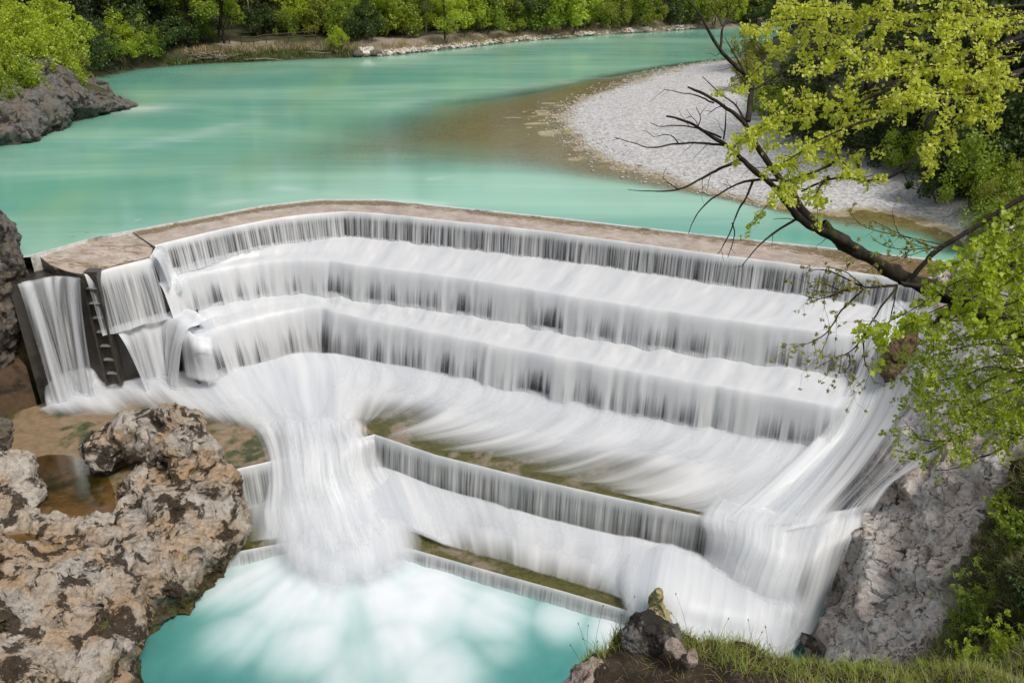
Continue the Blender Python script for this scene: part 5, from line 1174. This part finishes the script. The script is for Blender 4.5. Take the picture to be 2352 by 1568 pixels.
# 2. elm sprays with pale seed clusters, upper right
el = empty('elm_tree', tuple(ground_end(PD(2700, 700, 11), 1.5)))
tag(el, 'elm with bright yellow green leaf and seed clusters sweeping in from the upper right', 'tree')
hub = PD(2640, 300, 10.6)
trunk_part(el, np.array([el.location, PD(2700, 700, 11) + np.array([.8, 0, -1]), hub, PD(2600, -200, 10.6), PD(2500, -700, 10.8)]), .22, .09, K_DARK)
S = Spray(202)
BANDS = [([(2091, 30), (1700, 100), (1300, 80), (900, 60), (600, 40)], 9.6), ([(1500, 170), (1400, 160), (1100, 150), (800, 130), (570, 120), (450, 220)], 9.8), ([(1300, 250), (1000, 230), (750, 200), (600, 260), (500, 380), (400, 490)], 10.2), ([(2091, 150), (1750, 200), (1590, 190)], 9.0),
    ([(2091, 250), (1800, 320), (1500, 400), (1250, 400), (950, 390), (800, 450), (640, 420)], 9.3), ([(2091, 330), (1750, 400), (1450, 420), (1200, 460), (1000, 470)], 8.9), ([(1900, 480), (1700, 500), (1450, 530), (1350, 590), (1200, 610)], 8.7), ([(2091, 430), (1900, 560), (1700, 590), (1500, 580), (1330, 600)], 8.6),
    ([(1300, 540), (1100, 580), (950, 640), (750, 590), (680, 640)], 9.4), ([(1800, 620), (1500, 650), (1250, 670), (1050, 680), (850, 700), (700, 720), (580, 690), (500, 790), (340, 860), (270, 980)], 9.2), ([(2000, 600), (1900, 650), (1750, 720), (1600, 800), (1490, 880), (1440, 950), (1530, 980)], 8.8), ([(1250, 700), (1080, 760), (930, 820), (800, 880), (700, 960), (560, 1040)], 9.0),
    ([(980, 800), (950, 870), (930, 950), (1020, 1040)], 9.1), ([(1000, 900), (1080, 980), (1100, 1080), (1150, 1110)], 9.1), ([(960, 960), (880, 1030), (750, 1080), (620, 1120), (560, 1240)], 9.0), ([(900, 1080), (850, 1130), (820, 1200), (900, 1230)], 9.1), ([(2000, 420), (1850, 520), (1800, 680), (1860, 700)], 8.7),
    ([(1000, 20), (700, 70), (580, 20)], 10.3), ([(1900, 60), (1500, 10), (1200, -20)], 9.4), ([(2091, 80), (1900, 130), (1650, 110)], 9.2), ([(720, 560), (540, 740), (420, 840), (320, 900)], 9.5), ([(2091, 520), (1950, 480), (1880, 420)], 8.6), ([(1700, 260), (1400, 330), (1150, 330), (900, 320), (700, 330)], 9.9)]
for i, (pts, d) in enumerate(BANDS):
    P = pathP(pts, d + .3, d - .1, Z3)
    S.branch(P, .018, .004, 6.0, .42, .005, 0, (215, .034, .044, .05), k=5)
for pts, d in (([(2240, 60), (2091, 100), (1850, 300), (1650, 420), (1380, 520), (1200, 590), (1000, 690), (780, 690)], 9.3), ([(2240, 160), (2091, 200), (1850, 330), (1480, 300), (1320, 390), (1100, 420)], 9.5), ([(2300, 400), (1700, 560), (1480, 720), (1450, 880), (1400, 1020), (1200, 1140), (1000, 1110), (880, 1130), (720, 1210)], 9.6), ([(2200, 20), (1500, 240), (1000, 330), (640, 420), (450, 540)], 10.0), ([(1480, 300), (1300, 150), (900, 100), (780, 160)], 10.1)):
    S.branch(np.concatenate([[hub], pathP(pts, d + .3, d, Z3)]), .05, .010, .8, .4, .006, 0, k=6)
S.build(el, K_DARK, L_ELM, foliage='leaf_clusters', droop=.7, aspect=.85)

# 3. maple with small fresh leaves, right edge below the leaning trunk
mp = empty('maple_tree', tuple(ground_end(PD(2560, 1200, 12.5), .8)))
tag(mp, 'young maple with small fresh green leaves reaching in over the rock chute', 'tree')
mh = PD(2520, 900, 12.2)
trunk_part(mp, np.array([mp.location, PD(2540, 1100, 12.4), mh, PD(2500, 600, 12.2), PD(2520, 200, 12.4)]), .12, .05, K_DARK)
S = Spray(303)
M = [([(1900, 660), (1829, 680), (1600, 760), (1450, 880), (1300, 900), (1180, 830)], 0), ([(1900, 1010), (1829, 1000), (1650, 1010), (1500, 1050), (1380, 1130), (1200, 1140)], .3), ([(1900, 570), (1829, 560), (1600, 520), (1400, 560), (1250, 600), (1180, 640)], -.2), ([(1900, 440), (1829, 450), (1600, 420), (1400, 400), (1200, 450)], -.3), ([(1900, 790), (1829, 800), (1650, 850), (1500, 950), (1350, 980), (1200, 950)], .1), ([(1900, 880), (1829, 900), (1700, 950), (1560, 900)], .3), ([(1900, 720), (1750, 700), (1600, 650), (1450, 720), (1300, 740), (1160, 770)], .2), ([(1900, 320), (1829, 300), (1700, 250), (1500, 200)], .5), ([(1900, 1120), (1829, 1100), (1700, 1080), (1560, 1000)], .4), ([(1900, 620), (1700, 600), (1500, 640), (1350, 680)], .4), ([(1900, 500), (1750, 480), (1550, 470), (1350, 500)], .6), ([(1900, 380), (1750, 340), (1600, 330)], .8), ([(1900, 760), (1760, 780), (1600, 850), (1450, 800)], .7), ([(1900, 180), (1780, 160), (1650, 120)], .6), ([(1900, 960), (1780, 1000), (1600, 960), (1450, 1010)], .8)]
for pts, dd_ in M:
    P = np.concatenate([[mh + np.array([0, 0, (900 - (588 + pts[0][1] * .375)) * .005])], pathP(pts, 11.2 + dd_, 10.7 + dd_, Z7)])
    S.branch(P, .018, .004, 6.5, .48, .004, 1, (70, .035, .043, .3), k=5)
S.branch(pathP([(1380, 1130), (1200, 1140), (1150, 1080), (1090, 1000)], 11.1, 10.9, Z7), .008, .003, 2, .2, .003, 0); S.branch(pathP([(1380, 1130), (1250, 1190), (1130, 1210), (1040, 1180)], 11.1, 11, Z7), .008, .003, 4, .25, .003, 0, (40, .04, .055, .3)); S.branch(pathP([(1250, 1130), (1120, 1110), (1050, 1050)], 11, 10.9, Z7), .006, .003, 4, .25, .003, 0, (45, .04, .055, .2))
S.branch(pathP([(1829, 1050), (1700, 1190), (1520, 1250), (1400, 1310), (1270, 1320)], 11.8, 11.4, Z7), .02, .004, 1.5, .3, .004, 0)
S.build(mp, K_DARK, L_MAPLE, droop=.4, aspect=.9)
# big leaved low sprays of a lime in front of the leaning trunk
lm = empty('lime_tree', tuple(ground_end(PD(2640, 1000, 10.5), 1.0))); tag(lm, 'lime with large soft green leaves drooping in front of the leaning trunk', 'tree')
lh = PD(2560, 560, 10.2); trunk_part(lm, np.array([lm.location, PD(2620, 800, 10.4), lh, PD(2540, 200, 10.2)]), .12, .05, K_DARK)
S = Spray(404)
for pts in ([(1700, 60), (1600, 100), (1400, 140), (1280, 220), (1150, 310), (980, 400), (900, 460)], [(1900, 60), (1829, 100), (1650, 200), (1450, 260), (1250, 330), (1100, 430), (980, 520)], [(1900, -60), (1700, -20), (1500, 40), (1350, 60)], [(1900, 220), (1750, 300), (1550, 330), (1400, 370), (1300, 520)], [(1900, 10), (1750, 120), (1600, 170), (1480, 180)], [(1900, -200), (1760, -160), (1600, -120), (1500, -60)], [(1900, -120), (1780, -60), (1640, 20), (1560, 60)], [(1900, 400), (1780, 360), (1660, 420), (1500, 430)]):
    S.branch(np.concatenate([[lh], pathP(pts, 9.9, 9.5, Z7)]), .016, .004, 5.0, .42, .004, 0, (75, .045, .068, .3), k=5)
for pts in ([(2352, 452), (2277, 499), (2211, 544), (2155, 574), (2120, 615), (2085, 655)], [(2440, 560), (2300, 610), (2230, 650), (2180, 700), (2140, 740)]):
    S.branch(pathP(pts, 10.8, 11.2), .034, .030, .6, .4, .006, 0, k=8)
S.build(lm, K_DARK, L_MAPLE, droop=.8, aspect=.95)
# 4. twiggy shrub with opening buds below the fork
bd = empty('budding_tree', tuple(ground_end(PD(2600, 900, 11.9), .4))); tag(bd, 'twiggy tree with yellow opening buds hanging over the right end of the topmost fall', 'tree')
bh = PD(2130, 664, 10.95)
trunk_part(bd, np.array([bd.location, PD(2560, 860, 11.7), PD(2330, 735, 11.2), bh, PD(2062, 656, 10.8)]), .07, .03, K_DARK)
S = Spray(505)
for pts, r in (([(1050, 180), (850, 190), (700, 220), (560, 280), (470, 250)], .02), ([(860, 190), (720, 320), (650, 460), (560, 520), (430, 560)], .016), ([(1050, 190), (980, 270), (900, 380), (840, 500), (760, 600), (650, 640), (560, 690)], .016), ([(840, 500), (850, 600), (860, 680), (900, 770)], .010), ([(760, 600), (770, 680), (730, 720)], .008), ([(850, 190), (700, 130), (560, 90), (480, 130)], .014), ([(700, 220), (580, 220), (480, 200)], .01), ([(1050, 190), (1020, 330), (960, 560), (940, 680)], .010), ([(720, 220), (600, 160), (500, 170)], .01), ([(780, 200), (640, 260), (520, 300)], .01), ([(850, 190), (760, 100), (640, 60)], .01), ([(640, 460), (600, 560), (580, 620)], .007), ([(900, 380), (960, 430), (990, 500)], .007)):
    S.branch(pathP(pts, 10.8, 10.3, Z7), r, .003, 5.5, .34, .0032, 1, (26, .014, .046, .2), k=5)
for pts in ([(1400, 420), (1330, 380), (1000, 300), (600, 240), (350, 150), (240, 0)], [(1350, 450), (1300, 430), (1050, 430), (820, 270), (750, 0)], [(1330, 400), (1150, 440), (900, 540), (640, 540), (520, 480)], [(1300, 430), (1000, 330), (700, 180), (520, 90)], [(1200, 440), (900, 460), (620, 420), (480, 300)], [(1000, 430), (800, 560), (560, 600), (400, 720)]):
    S.branch(pathP(pts, 10.9, 10.5, Z6), .008, .003, 6.5, .24, .003, 0, (30, .014, .046, .1), k=4)
S.build(bd, K_DARK, L_BUD, foliage='buds', droop=-.3, aspect=.5)

# ---------------------------------------------------------------- grass and small plants
def surf_samples(me, n, rng, nz=.3, keep=None, mat=None):
    P = get_co(me); me.calc_loop_triangles(); t = np.empty(len(me.loop_triangles) * 3, np.int32); me.loop_triangles.foreach_get('vertices', t); t = t.reshape(-1, 3)
    a, b, c = P[t[:, 0]], P[t[:, 1]], P[t[:, 2]]; N = np.cross(b - a, c - a); A = np.linalg.norm(N, axis=1); N /= A[:, None] + 1e-12
    N = N * np.sign((N @ np.array([0, 0, 1.0])).mean() + 1e-9) if False else N
    C = (a + b + c) / 3; w = A * (N[:, 2] > nz)
    if keep is not None: w = w * keep(C)
    if w.sum() <= 0: return np.zeros((0, 3)), np.zeros((0, 3))
    i = rng.choice(len(t), n, p=w / w.sum()); u = rng.random((n, 2)); f = u.sum(1) > 1; u[f] = 1 - u[f]
    return a[i] + (b[i] - a[i]) * u[:, :1] + (c[i] - a[i]) * u[:, 1:], N[i]
def blades(P, N, h, w, rng, lean=.5, curl=.6, seg=4):
    n = len(P); h = np.asarray(h) * np.ones(n); a = rng.random(n) * 6.283; D = np.stack([np.cos(a), np.sin(a), 0 * a], -1); U = N * .4 + np.array([0, 0, .8]) + D * lean * rng.random((n, 1)); U /= np.linalg.norm(U, axis=1)[:, None]
    S = np.cross(U, D); S /= np.linalg.norm(S, axis=1)[:, None] + 1e-9; t = np.linspace(0, 1, seg + 1); cu = curl * rng.random((n, 1))
    V = []
    for k in t:
        c = P + U * (h * k)[:, None] + (D * .7 - np.array([0, 0, .45])) * (cu * (h * k * k)[:, None]); ww = w * (1 - k ** 1.6) * .5 + .0004
        V += [c - S * ww, c + S * ww]
    V = np.stack(V, 1); m = 2 * (seg + 1); idx = np.arange(n)[:, None] * m; F = np.concatenate([np.concatenate([idx + 2 * k, idx + 2 * k + 1, idx + 2 * k + 3, idx + 2 * k + 2], 1) for k in range(seg)])
    return V.reshape(-1, 3), F
rg = np.random.default_rng(77); L_TURF = m_leaf('turf_blade', (.14, .21, .015), (.24, .29, .03), .4, (.40, .34, .12))
def top_of(C): x, y = pixof(C); return (y < 1500 + 26 * np.sin(x * .02) + np.where(x > 1620, (x - 1620) * .5, 0)) * 1.0 + .05
P, N = surf_samples(mound.data, 9000, rg, .15, top_of)
V, F = blades(P, N, .09 + .19 * rg.random(len(P)) ** 2, .009, rg, .9, 1.0); tag(link('grass', mesh_from('grass', V, F, L_TURF, True)), 'tufts of green grass crowning the earth mound', 'grass', None, 'stuff')
P, N = surf_samples(mound.data, 3800, rg, -.1, lambda C: top_of(C) * .4 + .25)
V, F = blades(P - N * .01, N, .07 + .10 * rg.random(len(P)), .005, rg, 1.6, 1.6); tag(link('dry_grass', mesh_from('dry_grass', V, F, L_STRAW, True)), 'dead straw hanging over the bare soil of the mound', 'dry grass', None, 'stuff')
# flowering sedge stalks
P, N = surf_samples(mound.data, 90, rg, .3, lambda C: (top_of(C) > .5) * 1.0); T = Tubes(); hd = []
for p in P:
    l = .3 + .5 * rg.random(); e = np.array([rg.normal() * .3, rg.normal() * .3, 1]); e /= np.linalg.norm(e); Q = p + e * np.linspace(0, l, 5)[:, None] + np.array([rg.normal(), rg.normal(), 0]) * .08 * np.linspace(0, 1, 5)[:, None] ** 2; T.add(Q, .0022, 4); T.add(np.array([Q[-1] - e * .02, Q[-1], Q[-1] + e * .025]), [.002, .009, .002], 5)
tag(link('sedge', T.mesh('sedge', K_BROWN)), 'thin sedge stalks with dark seed heads above the mound', 'sedge', None, 'stuff')
# slope on the right: grass on the cliff's soil
def on_green(C): x, y = pixof(C); g = sdist(C[:, 0], C[:, 1], gpoly); return sm(-.1, .9, g + .5 * f2(C[:, 0] * 1.3, C[:, 1] * 1.3, 3, 5)) * ((x < 2600) & (y < 1750))
P, N = surf_samples(cliff.data, 26000, rg, .1, on_green); V, F = blades(P, N, .12 + .26 * rg.random(len(P)) ** 2, .018, rg, 1.0, 1.0, 3)
tag(link('grass', mesh_from('grass', V, F, L_GRASS, True)), 'rough grass on the steep slope right of the cliff', 'grass', None, 'stuff')
P, N = surf_samples(cliff.data, 8000, rg, .1, on_green); V, F = blades(P, N, .15 + .28 * rg.random(len(P)) ** 2, .015, rg, 1.5, 1.5, 3)
tag(link('dry_grass', mesh_from('dry_grass', V, F, L_STRAW, True)), 'dead grass and litter on the steep slope right of the cliff', 'dry grass', None, 'stuff')
def cliff_pt(x, y):
    z = -4.0
    for _ in range(12): p = PZ(x, y, z); z = .5 * z + .5 * float(cliff_h(np.array([p[0]]), np.array([p[1]]))[0])
    return PZ(x, y, z)
def small_shrub(name, x, y, label, h, r, n, leaf, ls, seed, asp=.5, stems=14):
    rng = np.random.default_rng(seed); p = cliff_pt(x, y); e = empty(name, tuple(p)); tag(e, label, 'shrub', 'plants on the right slope'); S = Spray(seed)
    for i in range(stems):
        a = rng.random() * 6.28; q = np.array([math.cos(a) * r * rng.random(), math.sin(a) * r * rng.random(), h * (.5 + .5 * rng.random())]); S.branch(np.array([p + q * np.array([.05, .05, -.1]), p + q * np.array([.4, .4, .5]), p + q]), .014, .004, 4, .4 * h, .004, 0, (n, .04, ls, .2), k=4)
    S.build(e, K_BROWN, leaf, 'stems', 'leaves', -.2, asp); return e
small_shrub('willow_shrub', 2205, 1470, 'feathery willow shrub with thin dark stems in front of the cliff', 2.6, 1.3, 34, L_MID, .10, 11, .32, 16)
small_shrub('leafy_shrub', 2300, 1540, 'dense bright leafed shrub in the lower right corner', 1.3, 1.1, 110, L_MAPLE, .085, 12, .7, 20)
small_shrub('leafy_shrub', 2215, 1565, 'yellow green leafy shrub left of the lower right corner', .8, .8, 90, L_MAPLE, .08, 13, .7, 14)
small_shrub('sapling', 2300, 1185, 'small maple sapling at the upper rim of the cliff', .9, .6, 60, L_MAPLE, .10, 14, .9, 9)
small_shrub('leafy_shrub', 2345, 1270, 'green bush halfway up the slope at the right edge', 1.2, .9, 90, L_MID, .10, 15, .6, 14)
small_shrub('leafy_shrub', 2345, 1420, 'dark green bush above the corner shrub at the right edge', 1.4, .9, 90, L_DARK, .10, 16, .6, 14)
# ---------------------------------------------------------------- small things
# rail fence on the far bank
fa = [at_bank(x, y, 1.6) for x, y in ((527, 101), (555, 105), (583, 106), (612, 100), (664, 96), (700, 93), (726, 91))]
fe = empty('rail_fence', fa[0]); tag(fe, 'low wooden rail fence along the path on the far bank', 'fence'); o_ = np.array(fa[0])
for p in fa:
    T = Tubes(); q = np.array(p) - o_; T.add([q - np.array([0, 0, .3]), q + np.array([0, 0, 1.05])], .06, 6); link('post', T.mesh('post', K_BROWN), fe)
for hh in (.55, 1.0):
    T = Tubes(); T.add([np.array(p) - o_ + np.array([0, -.06, hh]) for p in fa], .055, 6); link('rail', T.mesh('rail', K_BROWN), fe)
# driftwood
rd = np.random.default_rng(21); dw = empty('driftwood_pile', at_bank(480, 136, .3)); tag(dw, 'tangled pile of pale driftwood at the water below the leaning trunks', 'driftwood'); o_ = np.array(dw.location); T = Tubes()
for i in range(46):
    p = np.array(at_bank(430 + 100 * rd.random(), 130 + 14 * rd.random(), .4)) - o_; a = rd.random() * 6.28; l = .8 + 2.0 * rd.random(); d = np.array([math.cos(a), math.sin(a) * .5, .35 * rd.random()]) * l; T.add(limb(p + np.array([0, 0, .15 + .5 * rd.random()]), p + d + np.array([0, 0, .2]), 5, .2, rd), np.linspace(.06, .02, 5), 5)
link('branches', T.mesh('branches', K_WOOD), dw)
for (x, y, a, l, lab) in ((560, 143, .1, 4.5, 'long pale log lying at the waterline below the rail fence'), (700, 122, -.3, 3.2, 'thin bleached branch on the dark bank right of the fence')):
    T = Tubes(); p = np.array(at_bank(x, y, .4)); T.add(limb(p + [0, 0, .15], p + np.array([l * math.cos(a), l * math.sin(a), .2]), 7, .1, rd), np.linspace(.09, .03, 7), 6); tag(link('log', T.mesh('log', K_WOOD)), lab, 'log')
# stones at the end of the sandy bank
for i, (x, y, s, lab) in enumerate([(822, 128, 1.0, 'dark angular stone at the left end of the stone pile'), (840, 126, .9, 'pale block in the middle of the stone pile'), (858, 128, .9, 'brownish stone at the right end of the stone pile'), (848, 117, .9, 'flat pale slab on top of the stone pile'), (830, 118, .8, 'tilted light slab at the upper left of the stone pile'), (870, 124, .6, 'small stone at the tip of the pale spit')]):
    p = np.array(at_bank(x, y, .2)); rock('bank_stone', lab, [(p + np.array([0, 0, .2]), (.62 * s, .5 * s, .38 * s)), (p + np.array([.25, .1, .3]) * s, (.4 * s, .4 * s, .3 * s))], .09, M_CLIFF if i in (1, 3, 4) else M_DARKROCK, 'stone', 'stones of the bank pile', big=.1, mid=.08, fine=.03, block=.1, bs=.5, seed=200 + i)
# riprap and dry tufts along the far bank
V = []; F = []; n = 0; rb = np.random.default_rng(33); shore = rs(LEFT_SHORE[18:23], 260)
bm = bmesh.new(); bmesh.ops.create_icosphere(bm, subdivisions=2, radius=1.0); sv = np.array([v.co[:] for v in bm.verts]); sf = np.array([[v.index for v in f.verts] for f in bm.faces]); bm.free()
for p in shore:
    for k in range(3):
        q = p + np.array([rb.normal() * .2, .1 + .9 * rb.random(), 0]); s = .10 + .18 * rb.random(); v = sv * (1 + .35 * vn(sv * 1.7 + rb.random() * 50, 7))[:, None] * s * np.array([1.3, 1, .7]) + np.array([q[0], q[1], .05 + .45 * (q[1] - p[1])]); V.append(v); F.append(sf + n); n += len(v)
tag(link('riprap', mesh_from('riprap', np.concatenate(V), np.concatenate(F), M_CLIFF, False)), 'band of small pale stones edging the straight far bank', 'stones', None, 'stuff')
px_l = [(x, np.interp(x, [520, 700, 800, 900, 1000, 1200, 1400, 1650], [116, 108, 112, 106, 100, 84, 70, 58]) + rb.normal() * 5) for x in 400 + 1250 * rb.random(420)]
PP = np.array([at_bank(x, y, 1.2) for x, y in px_l]); PP = np.repeat(PP, 26, 0) + rb.normal(size=(len(PP) * 26, 3)) * np.array([.45, .45, 0]); V, F = blades(PP, np.tile([0, 0, 1.0], (len(PP), 1)),   .3 + .45 * rb.random(len(PP)), .045, rb, .7, .6, 2)
tag(link('dry_grass', mesh_from('dry_grass', V, F, L_STRAW, True)), 'straw coloured tufts along the sandy far bank', 'dry grass', None, 'stuff')
px_l = [(x, np.interp(x, [380, 520, 700, 820], [138, 132, 122, 116]) + rb.normal() * 8) for x in 380 + 440 * rb.random(160)]
PP = np.array([at_bank(x, y, 1.0) for x, y in px_l]); PP = np.repeat(PP, 22, 0) + rb.normal(size=(len(PP) * 22, 3)) * np.array([.4, .3, 0]); V, F = blades(PP, np.tile([0, 0, 1.0], (len(PP), 1)), .3 + .5 * rb.random(len(PP)), .05, rb, .9, .9, 2)
tag(link('grass', mesh_from('grass', V, F, L_GRASS, True)), 'rough grass on the dark bank left of the stone pile', 'grass', None, 'stuff')
# sticks on the boulder
for pts, Y, lab in (([(338, 985), (346, 1010), (332, 1035), (338, 1050)], 29.0, 'thin bleached twig on the top of the boulder'), ([(338, 1150), (343, 1190), (352, 1225), (356, 1240)], 26.3, 'short brown stick standing against the boulder')):
    T = Tubes(); a = np.array(pts, float); T.add(smooth_path(PY(a[:, 0], a[:, 1], Y), .05), .035, 6); tag(link('stick', T.mesh('stick', K_WOOD)), lab, 'stick')
# rung ladder between the chute and the spillway fall
LA = PZ(190, 634, -.6); ld = empty('rung_ladder', tuple(LA)); tag(ld, 'dark wall slot with pale ledges like rungs between the chute and the spillway fall', 'ladder')
def bx(name, c, s, mat, parent):
    x, y, z = np.array(s) / 2; V = np.array([(a, b, d) for a in (-x, x) for b in (-y, y) for d in (-z, z)]) + np.array(c); F = [(0, 1, 3, 2), (4, 6, 7, 5), (0, 4, 5, 1), (2, 3, 7, 6), (0, 2, 6, 4), (1, 5, 7, 3)]
    return link(name, mesh_from(name, V, F, mat, False), parent)
M_LEDGE = m_concrete('ledge', (.22, .21, .20), (.05, .05, .04), .4, .3)
bx('back_wall', (.38, .25, -3.0), (.62, .5, 6.4), M_WALL, ld)
for k in range(8): bx('ledge', (.38 + .01 * k, -.14, -.55 - .74 * k), (.50, .24, .05), M_LEDGE, ld)
for s in (0, 1): bx('side_wall', (.05 + .66 * s, -.12, -3.0), (.10, .26, 6.2), M_WALL, ld)

# loose pebbles along the edge of the gravel bar
V = []; F = []; n = 0; ge = rs(GRAVEL[:16], 700)
for p in ge:
    for k in range(3):
        q = p[:2] + rb.normal(size=2) * np.array([.9, .7]); s = .03 + .07 * rb.random() ** 2; z = gz(q)
        if z < -.10: continue
        v = sv[:] * s * np.array([1.2, 1, .7]) + np.array([q[0], q[1], max(z, -.01) + s * .3]); V.append(v); F.append(sf + n); n += len(v)
M_PEBBLE = m_concrete('pebble', (.42, .40, .37), (.22, .18, .13), .3, .6)
tag(link('pebbles', mesh_from('pebbles', np.concatenate(V), np.concatenate(F), M_PEBBLE, True)), 'pale loose pebbles along the waterline of the gravel bar', 'pebbles', None, 'stuff')
